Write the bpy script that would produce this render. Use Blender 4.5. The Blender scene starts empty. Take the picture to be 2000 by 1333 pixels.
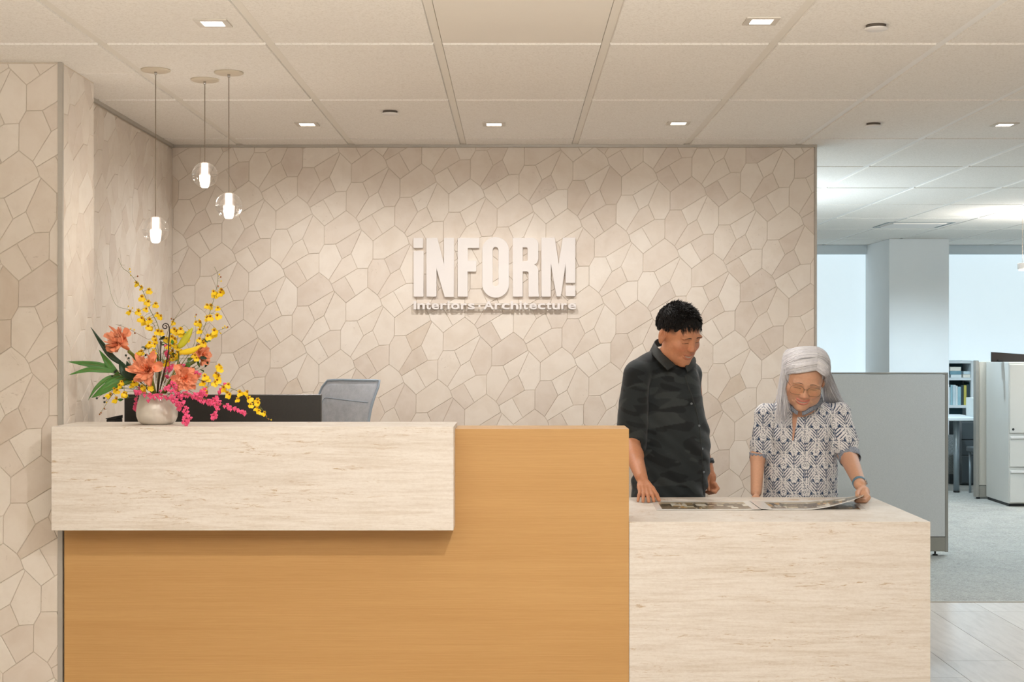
import bpy, bmesh, math, random
import numpy as np
from mathutils import Vector, Matrix
sc = bpy.context.scene
COL = sc.collection
R = random.Random(7)
# ------------------------------------------------------------------ camera, world, exposure
FPX = 2860.0            # focal length in pixels of the 2000 px frame
HC = 1.43               # camera height
CZ = HC + 1.09          # ceiling height
cam_d = bpy.data.cameras.new('camera')
cam_d.sensor_width = 36.0
cam_d.lens = FPX/2000*36
cam_d.shift_x = -3/2000
cam_d.shift_y = 6.5/2000
cam_d.clip_end = 200
cam = bpy.data.objects.new('camera', cam_d); COL.objects.link(cam)
cam.location = (0, 0, HC); cam.rotation_euler = (math.pi/2, 0, 0)
sc.camera = cam
sc.view_settings.view_transform = 'Standard'
try: sc.view_settings.look = 'None'
except Exception: pass
sc.view_settings.gamma = 1.0
sc.view_settings.use_curve_mapping = False
sc.view_settings.exposure = 0.80
w = bpy.data.worlds.new('world'); sc.world = w; w.use_nodes = True
w.node_tree.nodes['Background'].inputs[0].default_value = (1.0, 0.96, 0.93, 1)
w.node_tree.nodes['Background'].inputs[1].default_value = .08
def P(px, py, d): return Vector(((px-1003)/FPX*d, d, HC-(py-673)/FPX*d))

def lamp(name, kind, loc, energy, color, rot=(0,0,0), **kw):
    l = bpy.data.lights.new(name, kind); l.energy = energy; l.color = color
    for k, v in kw.items(): setattr(l, k, v)
    o = bpy.data.objects.new(name, l); COL.objects.link(o)
    o.location = loc; o.rotation_euler = rot
    return o
WARM = (1.0, 0.95, 0.87); SOFT = (1.0, 0.98, 0.96)
def down(name, px, py, e, size=120, blend=1.0, tilt=(0,0,0), color=SOFT, rad=.03):
    d = 1.09*FPX/(673-py); p = P(px, py, d)
    return lamp(name, 'SPOT', (p.x, p.y, CZ-.03), e, color, tilt, spot_size=math.radians(size), spot_blend=blend, shadow_soft_size=rad)
# recessed ceiling downlights (positions read from the fittings in view)
for q in ((600,242),(965,242),(1325,240)): down('downlight_lamp', *q, 21, 166)
down('downlight_lamp', 416, 44, 9, 110); down('downlight_lamp', 1487, 40, 9, 110)
down('downlight_lamp', 1962, 243, 26)
# the next rows of the same fittings, over the visitors' side of the lobby
lamp('lobby_lamp', 'SPOT', (.41, 3.2, CZ-.03), 60, SOFT, (math.radians(46),0,0), spot_size=math.radians(104), spot_blend=.6, shadow_soft_size=.012)
lamp('lobby_lamp', 'SPOT', (-1.6, 3.2, CZ-.03), 4, SOFT, (math.radians(15),0,0), spot_size=math.radians(100), spot_blend=1, shadow_soft_size=.05)
lamp('lobby_lamp', 'SPOT', (2.4, 3.2, CZ-.03), 5, SOFT, (math.radians(15),0,0), spot_size=math.radians(100), spot_blend=1, shadow_soft_size=.05)
# added ceiling fill, and indirect uplight over the staff side of the office
lamp('lobby_ceiling_fill', 'AREA', (0, .8, .95), 225, WARM, (math.pi,0,0), shape='RECTANGLE', size=5.0, size_y=1.0, spread=math.radians(168))  # unseen area light below frame, put in to brighten the lobby ceiling
lamp('office_uplight', 'AREA', (.5, 10.6, 1.2), 60, (.8,.92,1), (math.pi,0,0), shape='RECTANGLE', size=2.4, size_y=.3)
for q in ((3.4,10.6),(5.6,10.6),(3.9,13.2),(5.8,13.2),(7.5,8.2),(3.9,8.5)):  # fill spots added to brighten office, partition and column; no fittings built
    lamp('office_fill_lamp', 'SPOT', (*q, CZ-.03), 92 if q == (3.9,13.2) else 48, (.64,.85,1.0), spot_size=math.radians(156), spot_blend=.5, shadow_soft_size=.06)

# ------------------------------------------------------------------ helpers
def lin(c):
    return tuple((x/255/12.92 if x/255 <= .04045 else ((x/255+.055)/1.055)**2.4) for x in c)
def new_mat(name):
    m = bpy.data.materials.new(name); m.use_nodes = True
    nt = m.node_tree; b = nt.nodes['Principled BSDF']
    return m, nt, b
def N(nt, t, **kw):
    n = nt.nodes.new(t)
    for k, v in kw.items():
        if k.startswith('i_'):
            n.inputs[int(k[2:])].default_value = v
        else: setattr(n, k, v)
    return n
def coords(nt, scale=(1,1,1)):
    tc = N(nt, 'ShaderNodeTexCoord'); mp = N(nt, 'ShaderNodeMapping')
    mp.inputs['Scale'].default_value = scale
    nt.links.new(tc.outputs['Object'], mp.inputs['Vector']); return mp.outputs['Vector']
def noise(nt, vec, scale, detail=3, rough=.5, dist=0):
    n = N(nt, 'ShaderNodeTexNoise'); n.inputs['Scale'].default_value = scale
    n.inputs['Detail'].default_value = detail; n.inputs['Roughness'].default_value = rough
    n.inputs['Distortion'].default_value = dist
    nt.links.new(vec, n.inputs['Vector']); return n.outputs['Fac']
def ramp(nt, fac, stops):
    r = N(nt, 'ShaderNodeValToRGB'); el = r.color_ramp.elements
    while len(el) < len(stops): el.new(.5)
    for e, (p, c) in zip(el, stops):
        e.position = p; e.color = (*c, 1) if len(c) == 3 else c
    nt.links.new(fac, r.inputs['Fac']); return r.outputs['Color']
def mixc(nt, fac, a, b, mode='MIX'):
    m = N(nt, 'ShaderNodeMix', data_type='RGBA', blend_type=mode)
    for s, v in ((0, fac), (6, a), (7, b)):
        if isinstance(v, (int, float)): m.inputs[s].default_value = v
        elif isinstance(v, tuple): m.inputs[s].default_value = (*v, 1)
        else: nt.links.new(v, m.inputs[s])
    return m.outputs[2]
def bump(nt, b, h, strength=.2, dist=.002):
    bp = N(nt, 'ShaderNodeBump'); bp.inputs['Strength'].default_value = strength
    bp.inputs['Distance'].default_value = dist
    nt.links.new(h, bp.inputs['Height']); nt.links.new(bp.outputs['Normal'], b.inputs['Normal'])
def pm(name, rgb, rough=.5, var=.06, scale=30, metal=0, bmp=0, bscale=None, stretch=(1,1,1), sss=0, coat=0, emit=0, spec=None):
    m, nt, b = new_mat(name); c = lin(rgb)
    v = coords(nt, stretch); f = noise(nt, v, scale)
    col = ramp(nt, f, [(.3, tuple(x*(1-var) for x in c)), (.7, tuple(min(1, x*(1+var)) for x in c))])
    nt.links.new(col, b.inputs['Base Color'])
    b.inputs['Roughness'].default_value = rough; b.inputs['Metallic'].default_value = metal
    if spec is not None: b.inputs['Specular IOR Level'].default_value = spec
    if bmp: bump(nt, b, noise(nt, v, bscale or scale*3), bmp)
    if sss:
        b.inputs['Subsurface Weight'].default_value = sss; b.inputs['Subsurface Radius'].default_value = (.02,.008,.004)
        b.inputs['Subsurface Scale'].default_value = .3
    if coat: b.inputs['Coat Weight'].default_value = coat
    if emit:
        nt.links.new(col, b.inputs['Emission Color']); b.inputs['Emission Strength'].default_value = emit
    return m
def tag(o, label=None, cat=None, group=None, kind=None):
    if label: o['label'] = label
    if cat: o['category'] = cat
    if group: o['group'] = group
    if kind: o['kind'] = kind
    return o
def empty(name, loc=(0,0,0), label=None, cat=None, group=None, kind=None):
    o = bpy.data.objects.new(name, None); COL.objects.link(o); o.location = loc
    o.empty_display_size = .05
    return tag(o, label, cat, group, kind)
def link(name, me, mat=None, parent=None, smooth=False, kind=None):
    if mat is not None and not len(me.materials): me.materials.append(mat)
    if smooth:
        me.polygons.foreach_set('use_smooth', [True]*len(me.polygons))
    o = bpy.data.objects.new(name, me); COL.objects.link(o)
    if parent is not None:
        o.parent = parent                       # mesh data is in world metres; undo parent's placement
        o.location = tuple(-c for c in PWORLD(parent))
    if kind: o['kind'] = kind
    return o
def PWORLD(o):
    v = Vector((0,0,0))
    while o is not None: v += o.location; o = o.parent
    return v
class MB:
    def __init__(s): s.v = []; s.f = []
    def add(s, vs, fs):
        n = len(s.v); s.v += [tuple(v) for v in vs]; s.f += [tuple(i+n for i in f) for f in fs]; return s
    def box(s, x0, x1, y0, y1, z0, z1, bev=0, M=None):
        if bev <= 0:
            vs = [(x,y,z) for x in (x0,x1) for y in (y0,y1) for z in (z0,z1)]
            fs = [(0,1,3,2),(4,6,7,5),(0,4,5,1),(2,3,7,6),(0,2,6,4),(1,5,7,3)]
        else:
            bm = bmesh.new(); bmesh.ops.create_cube(bm, size=1)
            for v in bm.verts:
                v.co = Vector(((x0+x1)/2+v.co.x*(x1-x0), (y0+y1)/2+v.co.y*(y1-y0), (z0+z1)/2+v.co.z*(z1-z0)))
            bmesh.ops.bevel(bm, geom=bm.edges[:], offset=bev, offset_type='OFFSET', segments=2, affect='EDGES', profile=.5)
            bm.verts.index_update(); vs = [tuple(v.co) for v in bm.verts]; fs = [tuple(v.index for v in f.verts) for f in bm.faces]; bm.free()
        if M is not None: vs = [tuple(M @ Vector(v)) for v in vs]
        return s.add(vs, fs)
    def tube(s, pts, rad, n=8, cap=True, flat=1.0):
        pts = [Vector(p) for p in pts]; m = len(pts)
        rads = rad if isinstance(rad, (list, tuple)) else [rad]*m
        vs = []; up = None
        for i, p in enumerate(pts):
            t = (pts[min(i+1,m-1)]-pts[max(i-1,0)])
            t = t.normalized() if t.length > 1e-9 else Vector((0,0,1))
            if up is None: up = Vector((0,0,1)) if abs(t.z) < .9 else Vector((0,1,0))
            a = t.cross(up); a = a.normalized() if a.length > 1e-6 else Vector((1,0,0))
            b = a.cross(t).normalized(); up = b
            for k in range(n):
                q = 2*math.pi*k/n
                vs.append(p + a*math.cos(q)*rads[i] + b*math.sin(q)*rads[i]*flat)
        fs = [(i*n+k, i*n+(k+1)%n, (i+1)*n+(k+1)%n, (i+1)*n+k) for i in range(m-1) for k in range(n)]
        if cap: fs += [tuple(range(n))[::-1], tuple((m-1)*n+k for k in range(n))]
        return s.add(vs, fs)
    def lathe(s, prof, c, n=32, M=None):
        vs = [(r*math.cos(2*math.pi*k/n), r*math.sin(2*math.pi*k/n), z) for r, z in prof for k in range(n)]
        if M is not None: vs = [tuple(M @ Vector(v)) for v in vs]
        vs = [(v[0]+c[0], v[1]+c[1], v[2]+c[2]) for v in vs]
        m = len(prof)
        fs = [(i*n+k, i*n+(k+1)%n, (i+1)*n+(k+1)%n, (i+1)*n+k) for i in range(m-1) for k in range(n)]
        if prof[0][0] > 1e-6: fs.append(tuple(range(n))[::-1])
        if prof[-1][0] > 1e-6: fs.append(tuple((m-1)*n+k for k in range(n)))
        return s.add(vs, fs)
    def ball(s, c, r, n=10, m=6, sc3=(1,1,1)):
        prof = [(max(1e-5, r*math.sin(math.pi*i/m)), -r*math.cos(math.pi*i/m)) for i in range(m+1)]
        vs = [(q*math.cos(2*math.pi*k/n)*sc3[0]+c[0], q*math.sin(2*math.pi*k/n)*sc3[1]+c[1], z*sc3[2]+c[2]) for q, z in prof for k in range(n)]
        fs = [(i*n+k, i*n+(k+1)%n, (i+1)*n+(k+1)%n, (i+1)*n+k) for i in range(m) for k in range(n)]
        return s.add(vs, fs)
    def mesh(s, name):
        me = bpy.data.meshes.new(name); me.from_pydata(s.v, [], s.f); me.update(); return me
    def build(s, name, mat, parent=None, smooth=False, kind=None, auto=False):
        me = s.mesh(name)
        o = link(name, me, mat, parent, smooth, kind)
        if auto: me.shade_auto_smooth(angle=math.radians(35)) if hasattr(me, 'shade_auto_smooth') else None
        return o
def box(name, x0, x1, y0, y1, z0, z1, mat, parent=None, bev=0, kind=None):
    return MB().box(x0,x1,y0,y1,z0,z1,bev).build(name, mat, parent, kind=kind)
def catmull(pts, n=8):
    pts = [Vector(p) for p in pts]
    if len(pts) < 3: 
        return [pts[0].lerp(pts[-1], i/n) for i in range(n+1)]
    q = [pts[0]*2-pts[1]] + pts + [pts[-1]*2-pts[-2]]; out = []
    for i in range(1, len(q)-2):
        for k in range(n):
            t = k/n; a,b,c,d = q[i-1],q[i],q[i+1],q[i+2]
            out.append(.5*((2*b)+(c-a)*t+(2*a-5*b+4*c-d)*t*t+(3*b-a-3*c+d)*t**3))
    out.append(pts[-1]); return out
# ------------------------------------------------------------------ materials
def stone_mat():
    m, nt, b = new_mat('limestone_mosaic')
    at = N(nt, 'ShaderNodeAttribute', attribute_name='tone', attribute_type='GEOMETRY')
    tc = N(nt, 'ShaderNodeTexCoord')
    ad = N(nt, 'ShaderNodeVectorMath', operation='ADD'); sc_ = N(nt, 'ShaderNodeVectorMath', operation='SCALE')
    nt.links.new(at.outputs['Vector'], sc_.inputs[0]); sc_.inputs['Scale'].default_value = 31.0
    nt.links.new(tc.outputs['Object'], ad.inputs[0]); nt.links.new(sc_.outputs[0], ad.inputs[1])
    v = ad.outputs[0]
    base = ramp(nt, at.outputs['Fac'], [(0, lin((234,226,216))), (.35, lin((228,218,206))), (.62, lin((220,208,196))), (.85, lin((213,201,190))), (1, lin((215,200,182)))])
    cl = noise(nt, v, 9, 4, .6, .4)
    c1 = mixc(nt, .3, base, ramp(nt, cl, [(.3, lin((208,190,170))), (.6, lin((234,223,210)))]))
    vn = noise(nt, v, 26, 6, .7, 2.2)
    veins = ramp(nt, vn, [(.60, (0,0,0)), (.70, (1,1,1))])
    vm = N(nt, 'ShaderNodeMath', operation='MULTIPLY'); nt.links.new(veins, vm.inputs[0])
    rough_stone = ramp(nt, noise(nt, v, 3.1, 1), [(.5, (0,0,0)), (.68, (.45,.45,.45))])
    nt.links.new(rough_stone, vm.inputs[1])
    c2 = mixc(nt, vm.outputs[0], c1, lin((150,130,108)))
    nt.links.new(c2, b.inputs['Base Color'])
    b.inputs['Roughness'].default_value = .72; b.inputs['Specular IOR Level'].default_value = .3
    bump(nt, b, vn, .25, .0015)
    return m
M_STONE = stone_mat()
M_GROUT = pm('sand_grout', (222,208,189), .9, .06, 60, bmp=.2)
def trav_mat():
    m, nt, b = new_mat('travertine')
    v1 = coords(nt, (.45, .45, 8)); v2 = coords(nt, (4.5, 4.5, 38)); v4 = coords(nt, (1.2, 1.2, 8))
    bands = noise(nt, v1, 2.4, 5, .62, .5)
    col = ramp(nt, bands, [(.34, lin((212,200,184))), (.44, lin((226,217,206))), (.54, lin((236,229,220))), (.66, lin((217,205,190)))])
    fine = noise(nt, coords(nt, (2.2,2.2,34)), 3, 8, .78, .3)
    col = mixc(nt, .36, col, ramp(nt, fine, [(.38, lin((202,186,166))), (.55, lin((238,231,222)))]))
    speck = noise(nt, coords(nt, (1,1,2.4)), 60, 5, .75)
    col = mixc(nt, .14, col, ramp(nt, speck, [(.38, lin((190,172,150))), (.56, lin((238,230,219)))]))
    pits = noise(nt, v2, 2.6, 8, .80, .9)
    pm_ = ramp(nt, pits, [(.555, (0,0,0)), (.60, (.95,.95,.95))])
    zone = ramp(nt, noise(nt, v4, 1.9, 4, .6, .4), [(.51, (0,0,0)), (.60, (1,1,1))])
    mu = N(nt, 'ShaderNodeMath', operation='MULTIPLY'); nt.links.new(pm_, mu.inputs[0]); nt.links.new(zone, mu.inputs[1])
    col = mixc(nt, mu.outputs[0], col, lin((188,160,124)))
    nt.links.new(col, b.inputs['Base Color']); b.inputs['Roughness'].default_value = .42
    bump(nt, b, pits, .05, .001)
    return m
M_TRAV = trav_mat()
def wood_mat():
    m, nt, b = new_mat('oak_veneer')
    a = noise(nt, coords(nt, (.7,.7,120)), 3, 5, .6, .1)
    f = noise(nt, coords(nt, (5,5,420)), 3, 3, .6)
    g = noise(nt, coords(nt, (.5,.5,9)), 2, 3)
    col = ramp(nt, a, [(.25, lin((190,144,85))), (.5, lin((201,156,96))), (.75, lin((212,168,110)))])
    col = mixc(nt, .3, col, ramp(nt, f, [(.3, lin((182,134,75))), (.7, lin((216,173,116)))]))
    col = mixc(nt, .25, col, ramp(nt, g, [(.3, lin((192,146,89))), (.7, lin((214,171,112)))]))
    nt.links.new(col, b.inputs['Base Color']); b.inputs['Roughness'].default_value = .45
    bump(nt, b, f, .06, .0006); return m
M_WOOD = wood_mat()
def tile_mat():
    m, nt, b = new_mat('mineral_fibre_panel')
    v = coords(nt, (1,1,1)); f = noise(nt, v, 130, 4, .7)
    col = ramp(nt, f, [(.34, lin((222,217,208))), (.5, lin((237,233,226))), (.7, lin((241,238,232)))])
    nt.links.new(col, b.inputs['Base Color']); b.inputs['Roughness'].default_value = .95
    bump(nt, b, f, .2, .002); return m
M_PANEL = tile_mat()
M_SMOOTHPANEL = pm('smooth_gypsum', (228,222,212), .9, .01, 5)
M_RAIL = pm('painted_rail', (228,223,213), .6, .01, 5)
M_LIGHTRAIL = pm('white_painted_steel', (240,238,234), .5, .01, 5)
M_WHITE = pm('white_paint', (228,224,220), .45, .01, 8)
M_TRIM = pm('brushed_aluminium_trim', (186,180,170), .4, .03, 40, metal=.3)
M_BLACK = pm('black_plastic', (26,25,24), .45, .1, 60)
M_CHROME = pm('chrome', (200,200,200), .2, .02, 20, metal=1)
def emit(name, rgb, s):
    m, nt, b = new_mat(name); c = lin(rgb)
    f = noise(nt, coords(nt), 8)
    col = ramp(nt, f, [(.2, tuple(x*.985 for x in c)), (.8, c)])
    nt.links.new(col, b.inputs['Emission Color']); nt.links.new(col, b.inputs['Base Color'])
    b.inputs['Emission Strength'].default_value = s; return m
M_LED = emit('lit_led_lens', (255,246,235), 6)
# ================================================================== stone mosaic: one interlocking seven-stone module
MZ = [
 [(550,431),(750,290),(842,362),(867,400),(887,460),(655,600),(550,600)],
 [(655,600),(887,460),(898,471),(800,690),(716,738)],
 [(898,471),(1003,574),(1003,743),(956,826),(860,829),(800,690)],
 [(550,600),(655,600),(716,738),(595,932),(503,860),(503,683)],
 [(716,738),(800,690),(860,829),(620,970),(595,932)],
 [(620,970),(742,898),(845,1081),(756,1144),(640,1030)],
 [(742,898),(860,829),(956,826),(956,1003),(845,1081)]]
PXM = 357.5             # pixels per metre on the back wall
LA = (94.9/PXM, -29.2/PXM); LB = (-52.9/PXM, -121.0/PXM)
_det = 453*570+247*143
def _fit(x, y):
    u, v = x-550, y-431; m = (u*570+v*247)/_det; n = (453*v-143*u)/_det     # lattice coordinates of the traced point
    return (m*LA[0]+n*LB[0], m*LA[1]+n*LB[1])
MODS = [[_fit(x, y) for x, y in m] for m in MZ]
def clip_poly(poly, x0, x1, y0, y1):
    for ax, lim, sg in ((0,x0,1),(0,x1,-1),(1,y0,1),(1,y1,-1)):
        out = []
        for i in range(len(poly)):
            a, b = poly[i], poly[(i+1)%len(poly)]
            da, db = sg*(a[ax]-lim), sg*(b[ax]-lim)
            if da >= 0: out.append(a)
            if da*db < 0:
                t = da/(da-db); out.append((a[0]+(b[0]-a[0])*t, a[1]+(b[1]-a[1])*t))
        poly = out
        if len(poly) < 3: return []
    return poly
def area(p): return abs(sum(p[i][0]*p[(i+1)%len(p)][1]-p[(i+1)%len(p)][0]*p[i][1] for i in range(len(p))))/2
def inset(p, d):
    n = len(p); s = sum(p[i][0]*p[(i+1)%n][1]-p[(i+1)%n][0]*p[i][1] for i in range(n))
    if s < 0: p = p[::-1]
    # half-plane clipping by every edge moved inward
    big = p[:]
    for i in range(n):
        a, b = p[i], p[(i+1)%n]; ex, ey = b[0]-a[0], b[1]-a[1]; L = math.hypot(ex, ey)
        if L < 1e-6: continue
        nx, ny = -ey/L, ex/L; c = a[0]*nx+a[1]*ny + d; out = []
        for j in range(len(big)):
            q, r = big[j], big[(j+1)%len(big)]
            dq, dr = q[0]*nx+q[1]*ny-c, r[0]*nx+r[1]*ny-c
            if dq >= 0: out.append(q)
            if dq*dr < 0:
                t = dq/(dq-dr); out.append((q[0]+(r[0]-q[0])*t, q[1]+(r[1]-q[1])*t))
        big = out
        if len(big) < 3: return []
    return big
def dedupe(p, eps=.002):
    out = []
    for q in p:
        if not out or math.hypot(q[0]-out[-1][0], q[1]-out[-1][1]) > eps: out.append(q)
    if len(out) > 1 and math.hypot(out[0][0]-out[-1][0], out[0][1]-out[-1][1]) < eps: out.pop()
    return out
def stones(rect, origin):
    x0, x1, y0, y1 = rect; res = []
    for m in range(-40, 41):
        for n in range(-40, 41):
            ox = origin[0]+m*LA[0]+n*LB[0]; oy = origin[1]+m*LA[1]+n*LB[1]
            if not (x0-.5 < ox < x1+.5 and y0-.5 < oy < y1+.6): continue
            for k, mod in enumerate(MODS):
                p = clip_poly([(ox+x, oy+y) for x, y in mod], x0, x1, y0, y1)
                if p and area(p) > 4e-5: res.append((p, k))
    return res
def stone_geo(p, plane, tone_r):
    """plane maps (u,v,w) to world, w = height off the wall"""
    g = dedupe(inset(p, .0008))
    if len(g) < 3: return None
    t = dedupe(inset(g, .0016), .0008)
    h = .0021 + tone_r.uniform(-.0004, .0010)
    if len(t) != len(g): 
        cx = sum(q[0] for q in g)/len(g); cy = sum(q[1] for q in g)/len(g)
        t = [(cx+(q[0]-cx)*.965, cy+(q[1]-cy)*.965) for q in g]
    else:   # align start index
        j = min(range(len(t)), key=lambda j: (t[j][0]-g[0][0])**2+(t[j][1]-g[0][1])**2); t = t[j:]+t[:j]
    n = len(g)
    vs = [plane(x, y, 0) for x, y in g]+[plane(x, y, h-.0012) for x, y in g]+[plane(x, y, h) for x, y in t]
    fs = [(i, (i+1)%n, n+(i+1)%n, n+i) for i in range(n)]+[(n+i, n+(i+1)%n, 2*n+(i+1)%n, 2*n+i) for i in range(n)]+[tuple(2*n+i for i in range(n))]
    return vs, fs
def tone_mesh(name, vs, fs, tones):
    me = bpy.data.meshes.new(name); me.from_pydata(vs, [], fs); me.update()
    a = me.attributes.new('tone', 'FLOAT', 'FACE'); a.data.foreach_set('value', tones)
    me.materials.append(M_STONE); return me
def lay(wall, rect, origin, plane, visible, flip=False, seed=3, limit=300):
    rr = random.Random(seed); one = []; rest_v, rest_f, rest_t = [], [], []
    for p, k in stones(rect, origin):
        g = stone_geo(p, plane, rr)
        if not g: continue
        tone = min(1, max(0, rr.betavariate(1.3, 2.0)+(.12 if k in (4,) else 0)))
        cx = sum(q[0] for q in p)/len(p); cy = sum(q[1] for q in p)/len(p)
        vs, fs = g
        if flip: fs = [f[::-1] for f in fs]
        one.append((visible(cx, cy)*area(p), vs, fs, tone))
    one.sort(key=lambda t: -t[0])
    for i, (s, vs, fs, tone) in enumerate(one):
        if i < limit and s > 0:
            me = tone_mesh('stone', vs, fs, [tone]*len(fs)); o = bpy.data.objects.new('stone', me); COL.objects.link(o); o.parent = wall
            o.location = tuple(-c for c in PWORLD(wall))
        else:
            n = len(rest_v); rest_v += vs; rest_f += [tuple(j+n for j in f) for f in fs]; rest_t += [tone]*len(fs)
    if rest_v:
        me = tone_mesh('hidden_stones', rest_v, rest_f, rest_t); o = bpy.data.objects.new('stones', me); COL.objects.link(o)
        o.parent = wall; o.location = tuple(-c for c in PWORLD(wall)); o['kind'] = 'stuff'
YB = 8.0; XB0, XB1 = -1.866, 1.656
YF, XF = 5.657, -1.743
# --- back wall
wall_back = box('wall_back', XB0-.15, XB1-.004, YB+.001, YB+.16, 0, CZ+.03, M_GROUT); wall_back['kind'] = 'structure'
o0 = ((865.5-1003)/PXM, HC-(650.5-673)/PXM)
def vis_back(x, z): 
    if z < .98: return 0
    px = 1003+x*PXM; py = 673-(z-HC)*PXM
    if 1225 < px < 1360 and py > 700: return 0
    if 1500 < px and py > 800: return 0
    return 1
lay(wall_back, (XB0, XB1-.012, 0.0, CZ-.012), o0, lambda u,v,h: (u, YB-h, v), vis_back, seed=5)
box('trim_back_edge', XB1-.012, XB1, YB-.008, YB+.165, 0, CZ-.002, M_TRIM)['kind'] = 'structure'
box('trim_back_top', XB0, XB1, YB-.012, YB, CZ-.012, CZ+.004, M_TRIM)['kind'] = 'structure'
# --- foreground wall on the left (front face + end face)
wall_left = box('wall_left', -3.2, XF-.006, YF+.001, YF+.44, 0, CZ+.03, M_GROUT); wall_left['kind'] = 'structure'
of = ((52-1003)/FPX*YF, HC-(166-673)/FPX*YF)
lay(wall_left, (-3.0, XF-.014, 0.0, CZ-.004), of, lambda u,v,h: (u, YF-h, v), lambda x,z: 1 if x > -2.1 else 0, seed=9, limit=150)
lay(wall_left, (YF+.012, YF+.438, 0.0, CZ-.004), (YF+.2, 1.3), lambda u,v,h: (XF-.006+h, u, v), lambda y,z: 1 if z > 1.05 else 0, flip=False, seed=11, limit=130)
box('trim_left_corner', XF-.016, XF+.002, YF-.007, YF+.010, 0, CZ-.002, M_TRIM)['kind'] = 'structure'
# --- recess side wall
wall_recess = box('wall_left_recess', XB0-.15, XB0-.001, YF+.44, YB+.16, 0, CZ+.03, M_GROUT); wall_recess['kind'] = 'structure'
lay(wall_recess, (YF+.442, YB-.004, 0.0, CZ-.02), (6.9, 1.62), lambda u,v,h: (XB0+h, u, v), lambda y,z: 1 if z > 1.05 else 0, seed=13, limit=290)
box('trim_left_recess_top', XB0, XB0+.014, YF+.44, YB, CZ-.016, CZ+.004, M_TRIM)['kind'] = 'structure'
# --- ceiling: tegular panels dropped below a grid of rails
ceil = box('ceiling', -6, 9.2, -4.0, 16.6, CZ+.03, CZ+.09, M_RAIL); ceil['kind'] = 'structure'
GX = [-.275+.61*k for k in range(-9, 16)]; GY = [5.31+1.22*k for k in range(-7, 10)]
for i, x in enumerate(GX):
    if x > 9: continue
    y1 = 16.5; 
    o = box('main_rail', x-.0146, x+.0146, -3.5, 16.5, CZ+.0045, CZ+.028, M_LIGHTRAIL if x > 1.3 else M_RAIL, ceil)
for y in GY:
    box('cross_rail', -5.7, 8.8, y-.0146, y+.0146, CZ+.0085, CZ+.0275, M_RAIL, ceil)
def solid(x, y):   # hidden above / inside walls
    return (y > YF and x < XB0-.61) 
VISMIN = 4.3
far_v = MB()
for i in range(len(GX)-1):
    for j in range(len(GY)-1):
        x0, x1, y0, y1 = GX[i]+.0145, GX[i+1]-.0145, GY[j]+.0145, GY[j+1]-.0145
        if y1 > 16.5 or solid(x0, y0): continue
        cells = [(y0, y1)]
        if abs(GY[j]-5.31) < .01 and x1 < -1.45: cells = [(y0, 5.895), (5.901, y1)]
        for (a, b) in cells:
            if y1 < VISMIN or abs(x0) > .42*y1+.6: far_v.box(x0, x1, a, b, CZ, CZ+.016); continue
            mat = M_PANEL
            if abs(GY[j]-4.09) < .01 and abs(GX[i]+.275) < .01: mat = M_SMOOTHPANEL
            mb = MB(); e = .004
            vs = [(x0,a,CZ+.009),(x1,a,CZ+.009),(x1,b,CZ+.009),(x0,b,CZ+.009),(x0+e,a+e,CZ),(x1-e,a+e,CZ),(x1-e,b-e,CZ),(x0+e,b-e,CZ)]
            mb.add(vs, [(4,7,6,5),(0,4,5,1),(1,5,6,2),(2,6,7,3),(3,7,4,0)])
            mb.build('ceiling_panel', mat, ceil)
far_v.build('ceiling_panels', M_PANEL, ceil, kind='stuff')
# --- floor: stone-look planks, then carpet
M_PLANK = None
def plank_mat():
    m, nt, b = new_mat('stone_look_plank')
    oi = N(nt, 'ShaderNodeObjectInfo')
    v = coords(nt, (6, .9, 1))
    f = noise(nt, v, 5, 5, .6, .3)
    c = ramp(nt, f, [(.3, lin((166,154,143))), (.6, lin((190,180,170))), (.8, lin((178,165,152)))])
    c = mixc(nt, .35, c, ramp(nt, oi.outputs['Random'], [(0, lin((166,155,144))), (1, lin((202,193,184)))]))
    nt.links.new(c, b.inputs['Base Color']); b.inputs['Roughness'].default_value = .38; return m
M_PLANK = plank_mat()
floor = box('floor', -6, 9.2, -4, 16.6, -.12, -.008, M_GROUT); floor['kind'] = 'structure'
YC = 8.115
rr = random.Random(4)
xs = [2.244+.305*k for k in range(-7, 14)]
for i in range(len(xs)-1):
    y = YC-.005; k = 0; L0 = rr.choice((.28,.61,.9,1.2))
    while y > 4.2:
        y0 = max(4.2, y-(L0 if k == 0 else 1.22))
        o = MB().box(xs[i]+.0012, xs[i+1]-.0012, y0+.0012, y-.0012, -.007, 0, 0).build('floor_plank', M_PLANK, floor)
        y = y0; k += 1
box('floor_planks_hidden', -5.8, xs[0], -3.8, YC, -.007, -.0005, M_PLANK, floor)
box('floor_planks_hidden', xs[0], 9, -3.8, 4.2, -.007, -.0005, M_PLANK, floor)
def carpet_mat():
    m, nt, b = new_mat('office_carpet')
    v = coords(nt, (1,1,1)); a = noise(nt, v, 7, 6, .75, .8); f = noise(nt, v, 160, 2, .6)
    g = noise(nt, coords(nt, (40,160,1)), 1, 2)
    c = ramp(nt, a, [(.35, lin((118,115,108))), (.5, lin((148,144,135))), (.68, lin((168,163,152)))])
    c = mixc(nt, .45, c, ramp(nt, f, [(.35, lin((108,106,100))), (.65, lin((204,202,196)))]))
    c = mixc(nt, .3, c, ramp(nt, g, [(.35, lin((108,106,100))), (.65, lin((204,202,196)))]))
    nt.links.new(c, b.inputs['Base Color']); b.inputs['Roughness'].default_value = .95
    bump(nt, b, f, .6, .004); return m
M_CARPET = carpet_mat()
box('carpet', XB1+.02-8, 9.0, YC, 16.3, -.007, .004, M_CARPET, floor)
box('transition_strip', XB1+.1, 9.0, YC-.006, YC+.004, -.007, .0055, M_TRIM, floor)
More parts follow.
